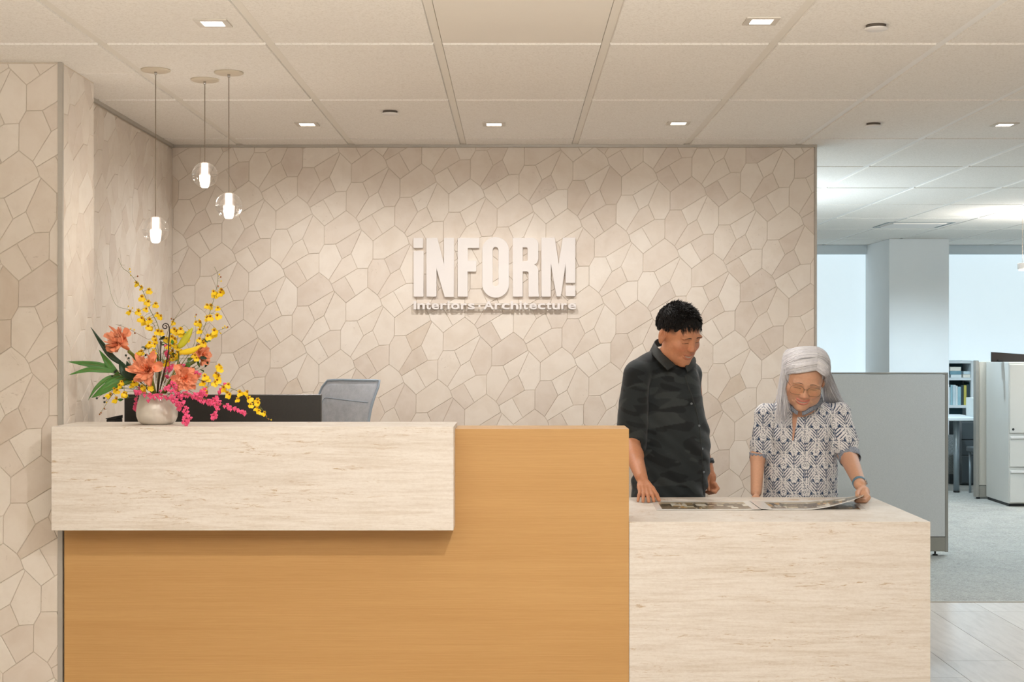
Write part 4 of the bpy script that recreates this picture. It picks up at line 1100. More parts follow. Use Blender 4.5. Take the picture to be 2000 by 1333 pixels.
W_.u(cap(PW(1640,815,6.79), PW(1656,890,6.72), .044,.044), .02); W_.u(cap(PW(1656,890,6.72), PW(1680,948,6.43), .043,.026), .02)
# her right hand hangs behind the desk edge
W_.u(ell((0,0,0), (.030,.015,.042)), .015, T=(PW(1476,985,6.67), rotm(0, 0), 1.0))
for k in range(4): a_ = P(1470+4*k,998,6.665); finger(W_, [tuple(a_), tuple(a_+Vector((0,-.006,-.032))), tuple(a_+Vector((0,-.022,-.050)))], .0085,.0068)
finger(W_, [PW(1484,978,6.66), PW(1489,990,6.64), PW(1487,1001,6.63)], .011,.0075)
# her left hand: curled, pinching the page corner
W_.u(ell((0,0,0), (.028,.034,.020)), .015, T=(PW(1686,963,6.385), rotm(-25, 50), 1.0))
pg = PW(1676,970,6.30)
for k in range(4):
    a_ = P(1691-2.2*k,962+2.6*k,6.37-.006*k); b_ = P(1696-2.5*k,972+3.0*k,6.335-.004*k); c_ = P(1688-3*k,979+1.8*k,6.31); e_ = P(1678-2*k,975+2.2*k,6.305)
    for q in (b_, c_, e_): q.z = max(q.z, ZL+.011)
    finger(W_, [tuple(a_), tuple(b_), tuple(c_), tuple(e_)], .0108,.0078)
finger(W_, [PW(1682,955,6.39), PW(1675,963,6.355), PW(1674,968,6.315)], .012,.0082)
head_prims(W_, hw, False)
v_, f_ = W_.mesh((X(1455,6.8), 6.2, .60), (X(1715,6.8), 7.0, 1.44), .0026)
q_ = ((v_-np.array(hw[0]))@hw[1])/hw[2]; c_ = np.tile(lin((218,168,138)), (len(v_),1)); c_ = head_paint(c_, q_, False)
link('body', np_mesh('body', v_, f_, c_), M_SKIN_W, wom); face_bits(W_, hw, wom, False)
# glasses
M_WIRE = pm('thin_bronze_wire', (120,100,80), .3, .05, 50, metal=.8)
gl = None; mb = MB(); yg = .104; pts2 = []
for s in (-1,1):
    cx_, cz_ = s*.0335, -.004; rx_, rz_ = .0275, .0195
    pts = []
    for i in range(33):
        a = 2*math.pi*i/32; e = .62; ca, sa = math.cos(a), math.sin(a)
        pts.append(Lp(hw, (cx_+rx_*math.copysign(abs(ca)**e, ca), yg-.006-.10*abs(s*.0335+rx_*ca)**1.3*1.6, cz_+rz_*math.copysign(abs(sa)**e, sa))))
    pts2.append(pts)
glo = MB().tube(pts2[0], .0009, 6, cap=False).build('eyeglasses', M_WIRE, wom, True)
MB().tube(pts2[1], .0009, 6, cap=False).build('rim', M_WIRE, glo, True)
MB().tube([Lp(hw, (-.009,yg-.006,.004)), Lp(hw, (0,yg-.001,.007)), Lp(hw, (.009,yg-.006,.004))], .0010, 6).build('bridge', M_WIRE, glo, True)
lm, nt_, b2 = new_mat('amber_tint_lens'); f2 = noise(nt_, coords(nt_), 20); b2.inputs['Roughness'].default_value = .05
nt_.links.new(ramp(nt_, f2, [(0, lin((236,214,178))), (1, lin((244,224,190)))]), b2.inputs['Base Color']); tr_ = N(nt_, 'ShaderNodeBsdfTransparent'); tr_.inputs[0].default_value = (.98,.94,.87,1); mx_ = N(nt_, 'ShaderNodeMixShader'); mx_.inputs[0].default_value = .07
nt_.links.new(tr_.outputs[0], mx_.inputs[1]); nt_.links.new(b2.outputs[0], mx_.inputs[2]); nt_.links.new(mx_.outputs[0], nt_.nodes['Material Output'].inputs['Surface'])
for pts in pts2:
    c0 = sum(pts[:-1], Vector())/32; MB().add([c0]+pts[:-1], [(0, i+1, (i+1)%32+1) for i in range(32)]).build('lens', lm, glo, True)
for s in (-1,1): MB().tube([Lp(hw, (s*.061,yg-.019,.008)), Lp(hw, (s*.077,.05,.010)), Lp(hw, (s*.083,-.005,.012)), Lp(hw, (s*.083,-.02,-.008))], .0010, 6).build('temple', M_WIRE, glo, True)
# hair: long silver strands from an off-centre parting
hm_, nt_, b2 = new_mat('silver_grey_hair'); f2 = noise(nt_, coords(nt_, (1,1,1)), 60, 4); at_ = N(nt_, 'ShaderNodeAttribute', attribute_name='Col')
nt_.links.new(mixc(nt_, 1.0, at_.outputs['Color'], ramp(nt_, f2, [(.3, (.9,.9,.9)), (.7, (1,1,1))]), 'MULTIPLY'), b2.inputs['Base Color']); b2.inputs['Roughness'].default_value = .42; M_HAIR_W = hm_
H_ = SDF(); H_.u(ell((0,-.016,.030), (.0795,.097,.075)), .01, T=hw); H_.u(ell((0,-.05,-.02), (.078,.062,.09)), .03, T=hw); H_.sub(ell((0,.088,-.008), (.077,.084,.094)), .012, T=hw); H_.sub(ell((0,.055,-.10), (.12,.09,.07)), .01, T=hw)
H_.disp = lambda p: wob(p, 120, .0012, 4)
v_, f_ = H_.mesh(np.array(hw[0])-.16, np.array(hw[0])+.16, .0035)
q_ = ((v_-np.array(hw[0]))@hw[1])/hw[2]
c_ = np.tile(lin((232,230,230)), (len(v_),1)); pk = np.exp(-((q_[:,0]+.030)/.006)**2)*(q_[:,2] > .08); c_ = lerpc(c_, .55*pk, (220,160,140))
hairw = link('hair', np_mesh('hair', v_, f_, c_), M_HAIR_W, wom)
vs, fs, cs = [], [], []; rr_ = random.Random(5)
def strand(pts, r, col):
    m_ = MB().tube(pts, [r]*(len(pts)-2)+[r*.7, r*.2], 3, cap=False); n0 = len(vs); vs.extend(m_.v); fs.extend([tuple(i+n0 for i in f) for f in m_.f]); cs.extend([col]*len(m_.v))
up0 = Vector((0,0,1))
for i in range(3000):
    s = 1 if rr_.random() < .5 else -1      # local +x is image left
    y0 = rr_.uniform(-.105, .064) if rr_.random() > .35 else rr_.uniform(.02, .066); sp = -.030
    k_ = math.sqrt(max(.06, 1-((y0+.018)/.110)**2)); rx_, rz_ = .088*k_**.5, .084*k_
    pts = []; swp = rr_.uniform(.6,1.2)
    amax = rr_.uniform(80, 100)
    lift = rr_.uniform(.000,.005)
    for j in range(8):
        a = math.radians(amax*j/7); t = j/7
        x = sp*(1-t)*min(1,k_*1.4)+s*(rx_+lift)*math.sin(a); z = .030+(rz_+lift)*math.cos(a)-(.0 if y0 < .05 else .004)
        y = y0+(.016 if y0 > .02 else 0)*math.sin(math.pi*min(1,t*1.25))-(.030+.35*max(0,y0))*swp*t**3
        pts.append(Lp(hw, (x, y, z)))
    end = pts[-1]
    g = rr_.random()
    if s > 0:       # image-left lock falls in front of her shoulder
        tx = X(rr_.uniform(1510,1536), 6.70); ty = rr_.uniform(6.62,6.74); tz = Z(rr_.uniform(800,838), 6.70)
        mid = Vector((end.x*.5+tx*.5, end.y*.5+ty*.5, end.z*.45+tz*.55))
        fin = Vector((tx, ty-.06, tz))
        if g < .84: mid = Vector((end.x+.01, end.y+.03, end.z-.06)); fin = Vector((end.x+rr_.uniform(-.01,.05), dw+.09, Z(rr_.uniform(800,840), 6.9)))
    else:
        px_ = 1612+38*g**.8; fin = Vector((X(px_+rr_.uniform(0,6), 6.86), 6.86+.08*rr_.random(), Z(rr_.uniform(788,815)-10*(1-g), 6.88))); mid = Vector((end.x*.62+fin.x*.38+.006*g, end.y*.5+fin.y*.5, end.z*.5+fin.z*.5+.012))
    fall = catmull([pts[-2], end, mid, fin], 3)[4:]
    b_ = rr_.uniform(212,254); col = lin((b_, b_-2, b_+rr_.uniform(-3,4)))
    strand(pts+fall, rr_.uniform(.0008,.0013), col)
me = bpy.data.meshes.new('hair_strands'); me.from_pydata(vs, [], fs); me.update(); a_ = me.color_attributes.new('Col', 'FLOAT_COLOR', 'POINT'); a_.data.foreach_set('color', np.array([(*c, 1) for c in cs], np.float32).ravel())
link('hair_strands', me, M_HAIR_W, hairw, True, kind='stuff')
# blouse
BL = SDF(); BL.u(torso(wk, dw, .006), .02)
for bx_ in (1543,1592): BL.u(ell(PW(bx_,852,6.745), (.062,.052,.062)), .05)
BL.u(cap(PW(1537,800,6.82), PW(1497,810,6.82), .040,.046), .04); BL.u(cap(PW(1598,800,6.82), PW(1638,810,6.80), .040,.048), .04)
BL.u(cap(PW(1495,810,6.82), PW(1485,868,6.815), .048,.046), .02); BL.u(cap(PW(1485,868,6.815), PW(1481,890,6.81), .044,.037), .012)
BL.u(cap(PW(1639,812,6.79), PW(1650,862,6.75), .054,.060), .025); BL.u(cap(PW(1652,866,6.74), PW(1657,890,6.715), .058,.048), .012)
BL.sub(plane_cap := cap(PW(1480,930,6.80), PW(1481,906,6.81), .030,.033), .003); BL.sub(cap(PW(1667,925,6.58), PW(1658,897,6.70), .036,.046), .003)
BL.sub(ell(PW(1569,768,6.74), (.060,.080,.068)), .006)
BL.sub(loft([(Z(862,6.66), X(1551,6.66), 6.66, .0025,.09), (Z(835,6.66), X(1554,6.66), 6.66, .0095,.09), (Z(792,6.66), X(1561,6.66), 6.66, .024,.09), (Z(770,6.66), X(1563,6.66), 6.66, .026,.09)]), .003)
BL.disp = lambda p: wob(p*np.array([1.6,1,.5]), 45, .0026, 8)+wob(p*np.array([1,1,.4]), 120, .0010, 9)
BL.add('i', lambda p: (.64-p[:,2]), .004)
v_, f_ = BL.mesh((X(1445,6.85), 6.5, .62), (X(1715,6.85), 7.1, 1.19), .0024)
def ogee(u, v):
    """navy and white trellis of flowers; u, v in metres; returns 1 where white"""
    pu, pv = .098, .122; wmask = np.zeros(len(u)); out = np.zeros(len(u))
    for ou, ov in ((0,0), (pu/2, pv/2)):
        a = (u-ou+pu*50)%pu-pu/2; b = (v-ov+pv*50)%pv-pv/2
        r = np.hypot(a, b-.020); th = np.arctan2(b-.020, a); aa = np.abs(a)
        fl = (r < .0175+.0030*np.cos(th*8))&~((np.abs(np.sin(th*4)) < .16)&(r > .0085))&~((r > .0042)&(r < .0062))
        inside = aa < .036*np.clip((b+.060)/.028, 0, 1)*np.clip((.050-b)/.022, 0, 1)
        band = (((b-aa*1.15+1.0)*66)%1 > .40)&(aa > .0042)&(b < .006)&inside
        crown = (((b+aa*.9+1.0)*80)%1 > .45)&(b > .030)&(aa > .003)&inside
        edge = np.abs(aa-(.0405-np.clip(np.abs(b)-.020, 0, 1)*1.02)) < .0026
        beads = ((np.sin(a*760)*np.sin(b*760)) > .15)&(aa > .024)&(np.abs(b) < .022)
        stem = (aa < .0012)&(b < -.004)&(b > -.046)
        out = np.maximum(out, (fl|band|crown|edge|beads|stem).astype(float))
    return out
uu = np.where(np.abs(v_[:,0]-X(1564,dw)) < .155, v_[:,0], v_[:,0]+(v_[:,1]-6.8)*.3); pat = ogee(v_[:,0]-X(1551,6.7)+.049+.25*(v_[:,1]-6.7)*np.sign(v_[:,0]-X(1564,dw)), v_[:,2]-.98)
c_ = np.tile(lin((54,74,104)), (len(v_),1)); c_ = lerpc(c_, pat, (238,236,236))
M_BLOUSE = vcol_mat('printed_navy_white_cotton', .8, 0, .06, 300, .15, .2)
blouse = link('blouse', np_mesh('blouse', v_, f_, c_), M_BLOUSE, wom)
M_NAVY = pm('navy_white_print_trim', (142,148,160), .8, .5, 230)
# ruffled stand collar, two halves open at the throat
for s, pts in ((1, [(1559,800,6.665),(1551,795,6.67),(1543,787,6.70),(1537,777,6.76),(1541,769,6.84),(1560,766,6.88)]), (-1, [(1565,801,6.665),(1576,797,6.665),(1590,789,6.69),(1602,779,6.74),(1603,770,6.82),(1580,766,6.88)])):
    top = [PW(*q) for q in pts]; bot = [(a[0]-s*.004, a[1]-.004, a[2]-.026) for a in top]; patch('collar', top, bot, M_NAVY, blouse, .003, 5)
for c0, c1, r0, seed in (((1481,886,6.81),(1480,897,6.81),.0395,1), ((1657,888,6.715),(1661,899,6.69),.050,2)):
    a_, b_ = Vector(PW(*c0)), Vector(PW(*c1)); ax_ = (b_-a_).normalized(); u_ = ax_.cross(Vector((0,1,0))).normalized(); w_ = ax_.cross(u_); vs2 = []; n_ = 60
    for j in range(4):
        for i in range(n_): th = 2*math.pi*i/n_; rr2 = r0*(1+.05*math.sin(th*13+seed)*(1-j/3)+(.03 if j == 0 else 0)); q = a_.lerp(b_, j/3)+(u_*math.cos(th)+w_*math.sin(th))*rr2; vs2.append(q)
    o = MB().add(vs2, [(j*n_+i, j*n_+(i+1)%n_, (j+1)*n_+(i+1)%n_, (j+1)*n_+i) for j in range(3) for i in range(n_)]).build('sleeve_cuff', M_NAVY, blouse, True); md = o.modifiers.new('s','SOLIDIFY'); md.thickness = .002
# watch on her left wrist
a_, b_ = Vector(PW(1656,890,6.72)), Vector(PW(1680,948,6.43)); ax_ = (b_-a_).normalized(); wc = a_.lerp(b_, .93); qm = ax_.to_track_quat('Z','Y').to_matrix().to_4x4()
wt = MB().lathe([(.0275,-.009),(.0305,-.008),(.0305,.008),(.0275,.009),(.0275,-.009)], wc, 26, qm).build('watch', pm('blue_watch_band', (104,138,158), .5, .03, 40), wom, True)
MB().box(-.012,.012,-.012,.012,-.004,.004,.003, M=Matrix.Translation(wc+Vector((.026,-.012,.006))) @ Matrix.Rotation(math.radians(70),4,'Y')).build('watch_case', M_CHROME, wt, True)
SK = SDF(); SK.u(loft([(.55, X(1563,dw), dw, .17,.13), (.75, X(1563,dw), dw, .165,.135), (.86, X(1563,dw), dw, .155,.13)]), .02)
for s in (-1,1): SK.u(cap((X(1563,dw)+s*.08, dw, .66), (X(1563,dw)+s*.085, dw+.01, .38), .092,.066), .03); SK.u(cap((X(1563,dw)+s*.085, dw+.01, .38), (X(1563,dw)+s*.09, dw+.02, .08), .064,.05), .02)
v_, f_ = SK.mesh((X(1563,dw)-.3, 6.55, .0), (X(1563,dw)+.3, 7.1, .9), .011); link('trousers', np_mesh('trousers', v_, f_), pm('navy_trousers', (40,46,60), .85, .08, 200), wom)
for s in (-1,1):
    SHO = SDF(); cx_ = X(1563,dw)+s*.09; SHO.u(ell((cx_, dw-.06, .03), (.040,.115,.034)), .02); SHO.u(ell((cx_, dw+.03, .045), (.036,.05,.045)), .03); SHO.add('i', lambda p: .002-p[:,2], .003)
    v_, f_ = SHO.mesh((cx_-.08, dw-.24, -.01), (cx_+.08, dw+.12, .12), .007); link('shoe', np_mesh('shoe', v_, f_), M_SHOE, wom)
# ================================================================== open picture spread on the desk
def page_mesh(name, fn, nx, ny, img):
    U, V = np.meshgrid(np.linspace(0,1,nx+1), np.linspace(0,1,ny+1), indexing='ij'); p = fn(U.ravel(), V.ravel())
    i = np.arange(nx*(ny+1)).reshape(nx, ny+1)[:, :ny].ravel(); f = np.stack([i, i+ny+1, i+ny+2, i+1], 1)
    me = np_mesh(name, p, f, img(U.ravel(), V.ravel())); return me
def interior_print(seed, u0, u1, v0, v1):
    def img(U, V):
        c = np.tile(lin((226,222,216)), (len(U),1)); r = np.random.RandomState(seed)
        inn = (U > u0)&(U < u1)&(V > v0)&(V < v1); u = (U-u0)/(u1-u0); v = (V-v0)/(v1-v0)
        base = np.tile(lin((96,84,66)), (len(U),1))
        base = lerpc(base, (v > .72).astype(float), (172,158,132)); base = lerpc(base, (v < .30).astype(float), (126,108,84))
        for k in range(26):
            a, w_ = r.uniform(0,1), r.uniform(.01,.07); b, h = r.uniform(.1,.75), r.uniform(.08,.4)
            col = [(206,196,170),(60,54,44),(150,130,96),(112,120,84),(226,220,204),(84,62,44),(186,150,96)][r.randint(7)]
            base = lerpc(base, ((np.abs(u-a) < w_)&(np.abs(v-b) < h/2)).astype(float), col)
        for k in range(60): a, b = r.uniform(0,1), r.uniform(.05,.9); base = lerpc(base, .75*np.exp(-(((u-a)/r.uniform(.004,.02))**2+((v-b)/r.uniform(.03,.12))**2)), [(222,214,196),(48,42,36),(170,150,120),(120,112,90)][r.randint(4)])
        return np.where(inn[:,None], base, c)
    return img
M_PRINT = vcol_mat('glossy_printed_paper', .22, 0, .03, 80, 0, .5)
def desk_d(py): return (HC-ZL)*FPX/(py-673)
dn, df = desk_d(997.6), desk_d(981)
mag = empty('open_picture_spread', (X(1480,6.2), 6.2, ZL), 'open glossy picture spread lying on the travertine desk, right leaf being lifted', 'magazine')
def flat(xa_n, xb_n, xa_f, xb_f, z, curl=0):
    def fn(U, V):
        xn = X(xa_n,dn)+(X(xb_n,dn)-X(xa_n,dn))*U; xf = X(xa_f,df)+(X(xb_f,df)-X(xa_f,df))*U
        return np.stack([xn+(xf-xn)*V, dn+(df-dn)*V, ZL+z+curl*np.exp(-((1-U)/.10)**2)+0*U], 1)
    return fn
def solid_page(me, name, parent):
    o = link(name, me, M_PRINT, parent, True); md = o.modifiers.new('s','SOLIDIFY'); md.thickness = .0009; md.offset = -1; return o
solid_page(page_mesh('left_page', flat(1282.4,1485.6,1273,1463,.0022,.003), 130, 46, interior_print(3,.055,.93,.10,.90)), 'left_page', mag)
solid_page(page_mesh('right_page', flat(1489,1693,1466,1673,.0015), 130, 46, interior_print(8,.06,.95,.08,.92)), 'right_page', mag)
def leaf(U, V):
    l = np.clip((U-.42)/.58, 0, 1)**1.7
    xn = X(1486,dn)+(X(1684,6.11)-X(1486,dn))*U; xf = X(1463.5,df)+(X(1688,6.33)-X(1463.5,df))*U
    return np.stack([xn+(xf-xn)*V, dn+(df-dn)*V+l*(.06*(1-V)-.03*V), ZL+.0032+.004*np.exp(-(U/.08)**2)+l*(.050-.018*V)], 1)
solid_page(page_mesh('lifted_leaf', leaf, 130, 46, interior_print(5,.12,1.0,.12,.88)), 'lifted_leaf', mag)

# ================================================================== vase and arrangement
def C2(x, y, d=5.68): return P(100+x/3.7, 500+y/3.7, d)
DV = .3096*FPX/(829-673)
vc = P(306.5, 829, DV); vc.z = ZT
M_VASE = pm('pearl_glazed_ceramic', (214,206,194), .22, .07, 18, coat=.5)
vase = empty('flower_vase', tuple(vc), 'white pearl-glazed ceramic vase on the desk ledge holding the bouquet', 'vase')
prof = [(.001,.001),(.050,.0),(.060,.003),(.071,.012),(.0785,.030),(.080,.045),(.078,.066),(.073,.088),(.067,.108),(.0655,.118),(.063,.120),(.061,.116),(.066,.090),(.072,.05),(.055,.012),(.001,.010)]
mb = MB().lathe(prof, (vc.x, vc.y, ZT), 40); r9 = random.Random(2)
mb.v = [((x-vc.x)*(1+.010*math.sin(7*math.atan2(y-vc.y, x-vc.x)))+vc.x, (y-vc.y)*(1+.010*math.sin(7*math.atan2(y-vc.y, x-vc.x)))+vc.y, z) for x, y, z in mb.v]
mb.build('vessel', M_VASE, vase, True)
MB().lathe([(.001,.085),(.064,.084)], (vc.x,vc.y,ZT), 24).build('floral_foam', pm('green_floral_foam', (60,74,44), .9, .1, 60), vase)
ROOT = Vector((vc.x, vc.y, ZT+.09))
M_ORA = pm('peach_orange_petal', (250,160,120), .55, .10, 26, bmp=.1); M_ORA2 = pm('deeper_orange_petal', (244,138,92), .55, .10, 26)
M_YEL = pm('golden_yellow_petal', (250,208,16), .5, .08, 60); M_BRN = pm('rusty_blossom_heart', (158,84,16), .6, .1, 60)
M_STEM = pm('olive_green_stem', (116,122,48), .6, .12, 50); M_STEMB = pm('brown_twig_stem', (132,102,58), .7, .12, 50)
M_LEAF = pm('mid_green_leaf', (74,128,50), .45, .16, 14); M_DLEAF = pm('dark_green_leaf', (30,58,34), .45, .14, 14)
M_PINK = pm('hot_pink_petal', (250,92,140), .5, .10, 60); M_LIME = pm('lime_yellow_spathe', (196,190,40), .4, .10, 14); M_YSP = pm('bright_yellow_spathe', (236,200,28), .4, .06, 14)
M_FERN = pm('dark_brown_fiddlehead', (52,36,26), .6, .12, 60); M_BERRY = pm('dark_green_berry', (28,42,24), .4, .1, 60)
def petal_geo(L, W, open_, cup, ruff, seed, nt=8, ns=6, narrow=.25):
    """petal starting on the z axis, leaning outward along +x"""
    r = random.Random(seed); vs = []; ph = r.uniform(0,6)
    for i in range(nt+1):
        t = i/nt; ang = cup+(open_-cup)*t
        if i == 0: px_, pz_ = 0.0, 0.0
        else: px_ += L/nt*math.sin(ang); pz_ += L/nt*math.cos(ang)
        w = W*(narrow+(1-narrow)*math.sin(math.pi*min(1, t*.80+.02))**.7)*(1 if t < .7 else math.sqrt(max(0, 1-((t-.7)/.31)**2)))
        for j in range(ns+1):
            s = -1+2*j/ns; rf = ruff*t*math.sin(s*5+ph+t*6)*abs(s)
            vs.append((px_+.10*W*s*s+rf*.4, s*w/2, pz_+rf+.12*W*s*s))
    fs = [(i*(ns+1)+j, i*(ns+1)+j+1, (i+1)*(ns+1)+j+1, (i+1)*(ns+1)+j) for i in range(nt) for j in range(ns)]
    return vs, fs
def axis_m(c, ax, spin=0): return Matrix.Translation(c) @ Vector(ax).normalized().to_track_quat('Z','Y').to_matrix().to_4x4() @ Matrix.Rotation(spin, 4, 'Z')
def orange_flower(c, ax, size, label, seed, stem_pts):
    e = empty('orange_flower', tuple(c), label, 'flower', 'peach orange double flowers in the vase')
    MB().tube(catmull(stem_pts, 5), [.006]*1+[.007]*(len(catmull(stem_pts,5))-1), 8).build('stem', M_STEM, e, True)
    MB().tube([c-Vector(ax).normalized()*size*.30, c-Vector(ax).normalized()*size*.1, c], [.006,.010,.011], 8).build('flower_tube', M_ORA2, e, True)
    rr = random.Random(seed)
    for ring, n, L, W, op, cu, rf in ((0,6,.58,.30,1.85,.45,.010),(1,7,.46,.32,1.30,.25,.016),(2,7,.36,.28,.85,.05,.018),(3,6,.26,.20,.40,-.1,.016)):
        for k in range(n):
            L_ = size*L*rr.uniform(.85,1.12); vs, fs = petal_geo(L_, size*W*rr.uniform(.85,1.15), op+rr.uniform(-.25,.25), cu, rf*size/.08, rr.random())
            M_ = axis_m(c, ax, 2*math.pi*k/n+ring*.5+rr.uniform(-.15,.15)); o = MB().add([tuple(M_ @ Vector(v)) for v in vs], fs).build('petal', M_ORA if ring < 3 else M_ORA2, e, True)
            
orange_flower(C2(512,640,5.62), (-.50,-.6,.50), .120, 'peach orange ruffled flower highest on the left, facing up', 1, [ROOT, C2(620,760,5.66), C2(560,690,5.63)])
orange_flower(C2(705,835,5.58), (-.15,-.9,.30), .128, 'large peach orange flower directly above the vase, left of centre', 2, [ROOT, C2(720,870,5.62)])
orange_flower(C2(965,890,5.58), (.25,-.9,.05), .112, 'peach orange flower to the right of the vase mouth, petals drooping', 3, [ROOT, C2(900,900,5.62)])
orange_flower(C2(1070,730,5.72), (.7,-.4,.3), .092, 'peach orange flower partly hidden behind the yellow spathe', 4, [ROOT, C2(960,820,5.70), C2(1040,760,5.72)])
# oncidium blossom prototype
def blossom_mesh():
    mb = MB(); mats = []
    def lobe(ax_a, L, W, seed, tilt):
        vs, fs = petal_geo(L, W, tilt, tilt*.6, .003, seed, 3, 4, .3); M_ = Matrix.Rotation(ax_a, 4, 'Z')
        mb.add([tuple(M_ @ Vector(v)) for v in vs], fs); mats.extend([0]*len(fs))
    lobe(-math.pi/2-.42, .0155, .0150, 1, 1.45); lobe(-math.pi/2+.42, .0155, .0150, 2, 1.45)
    for a in (math.pi/2, .55, math.pi-.55): lobe(a, .0085, .0060, 3, 1.2)
    n0 = len(mb.f); mb.ball((0,.001,.0015), .0036, 6, 4); mats.extend([1]*(len(mb.f)-n0))
    n0 = len(mb.f); mb.ball((0,.005,.0012), .0022, 5, 3); mats.extend([1]*(len(mb.f)-n0))
    me = mb.mesh('blossom'); me.materials.append(M_YEL); me.materials.append(M_BRN); me.polygons.foreach_set('material_index', mats); me.polygons.foreach_set('use_smooth', [True]*len(mats)); return me
BLOS = blossom_mesh()
def spray(label, path, blos, seed, d=5.66, buds=(), mat=M_STEM, size=1.0, r=.0012, grp='yellow orchid sprays in the vase'):
    e = empty('orchid_spray', tuple(ROOT), label, 'flower', grp)
    rr = random.Random(seed); n = len(path)
    pts = [ROOT]+[C2(x, y, d+dz) for (x, y), dz in zip(path, [(.02*math.sin(i+seed)) for i in range(n)])]
    cv = catmull(pts, 6); MB().tube(cv, [r*1.2*(1-.6*i/len(cv)) for i in range(len(cv))], 5).build('stem', mat, e, True)
    bm_ = MB()
    for x, y in blos:
        c = C2(x, y, d-.012+rr.uniform(-.012,.012)); sc_ = size*rr.uniform(1.0,1.38)
        near = min(cv, key=lambda q: (q-c).length)
        bm_.tube([near, near.lerp(c, .5)+Vector((0,0,.003)), c+Vector((0,.004,0))], .0006, 4)
        o = bpy.data.objects.new('blossom', BLOS); COL.objects.link(o); o.parent = e
        M_ = axis_m(c, (rr.uniform(-.6,.6), -1, rr.uniform(-.35,.45)), 0) 
        # keep the broad lip pointing down
        o.matrix_basis = Matrix.Translation(-PWORLD(e)) @ M_ @ Matrix.Rotation(rr.uniform(-.5,.5), 4, 'Z') @ Matrix.Scale(sc_, 4)
    for x, y in buds:
        c = C2(x, y, d-.005); near = min(cv, key=lambda q: (q-c).length); bm_.tube([near, c], .0005, 4)
        o = MB().ball(c, .0030, 6, 4, (1,1,1.2)).build('bud', M_YEL if rr.random() < .6 else M_BRN, e, True)
    if bm_.v: bm_.build('pedicels', mat, e, kind='stuff')
    return e
spray('tall yellow orchid spray arching up to the top left of the bouquet', [(790,640),(770,500),(715,390),(665,260),(610,180),(560,120),(515,85),(485,15)],
      [(655,295),(700,330),(755,345),(685,385),(630,400),(770,418),(795,436),(655,452),(675,468),(712,462),(700,510),(728,522),(770,545),(795,548),(655,225),(620,195),(706,245)], 1, 5.66, [(625,148),(572,115),(575,140),(568,95)])
spray('tall yellow orchid spray rising at the right of the bouquet', [(980,780),(1060,620),(1120,480),(1165,350),(1195,230),(1205,140),(1180,80)],
      [(1236,246),(1225,266),(1175,258),(1190,274),(1128,356),(1155,358),(1205,378),(1200,432),(1130,448),(1148,440)], 2, 5.68, [(1215,135),(1225,153),(1228,183),(1206,220)])
spray('short yellow orchid spray pointing right at mid height, red-brown buds at its tip', [(960,760),(1060,640),(1150,570),(1200,545),(1275,515)],
      [(1075,535),(1070,600),(1095,620),(1130,580),(1160,572),(1180,540),(1185,560),(1080,480),(1100,630)], 3, 5.65, [(1225,560),(1240,520),(1255,508),(1265,520),(1275,515)])
spray('long yellow orchid spray trailing down to the right over the desk ledge', [(950,860),(1080,900),(1200,930),(1330,970),(1430,1030),(1500,1080),(1545,1140),(1560,1175),(1598,1185)],
      [(1215,790),(1222,812),(1195,850),(1205,870),(1200,900),(1185,915),(1130,890),(1110,870),(1280,930),(1250,950),(1275,990),(1290,1005),(1365,985),(1352,1035),(1418,985),(1425,1030),(1440,1075),(1490,1040),(1495,1065),(1490,1100),(1500,1120),(1545,1135),(1120,960),(1100,915),(1128,985)], 4, 5.60, [(1555,1160),(1570,1180),(1590,1186)])
spray('yellow orchid spray hanging low at the left of the vase', [(680,940),(600,900),(500,950),(430,1020),(380,1100),(350,1140)],
      [(600,915),(585,935),(510,910),(495,935),(475,970),(525,990),(540,1000),(655,945),(675,965),(715,935),(720,950),(430,1005),(475,1035),(460,960)], 5, 5.58, [(400,1060),(385,1105),(360,1135),(350,1146)])
spray('dense yellow orchid cluster in the middle of the bouquet', [(850,760),(900,640),(930,540),(960,500)],
      [(890,530),(905,545),(935,530),(850,610),(870,585),(895,600),(830,600),(885,640),(915,660),(860,650),(880,690),(905,720),(870,735),(830,770),(840,765),(920,700),(945,560),(1000,545),(940,690)], 6, 5.69)
spray('yellow orchid blossoms scattered at centre left among the stems', [(790,760),(760,680),(740,600)],
      [(745,585),(755,610),(750,640),(710,632),(700,645),(650,690),(640,697),(735,742),(720,750),(740,690),(1040,720),(1050,740),(980,600)], 7, 5.64)
spray('thin budded twig curving up at far left of the bouquet', [(760,560),(700,470),(640,430),(560,390),(480,365),(440,300),(415,200),(395,100)], [(572,403),(632,395)], 8, 5.70, [(558,365),(588,378),(575,405)], M_STEM, .8, .0008)
spray('thin twig with tiny rusty buds reaching left over the orange flower', [(770,640),(690,600),(600,550),(540,520),(465,495)], [], 9, 5.63, [(545,525),(575,528),(600,535),(605,560),(560,545)], M_STEMB, .8, .0008)
spray('slim budded twig standing upright just right of the fiddlehead', [(830,600),(880,480),(930,400),(965,345)], [(880,478)], 10, 5.70, [(868,455),(885,462)], M_STEM, .8, .0009)
spray('pair of slim budded twigs standing right of the yellow spathe', [(1000,700),(1040,600),(1045,500),(1040,430)], [(1045,480)], 11, 5.71, [(1070,462),(1062,490),(1040,440),(1048,425)], M_STEM, .8, .0009)
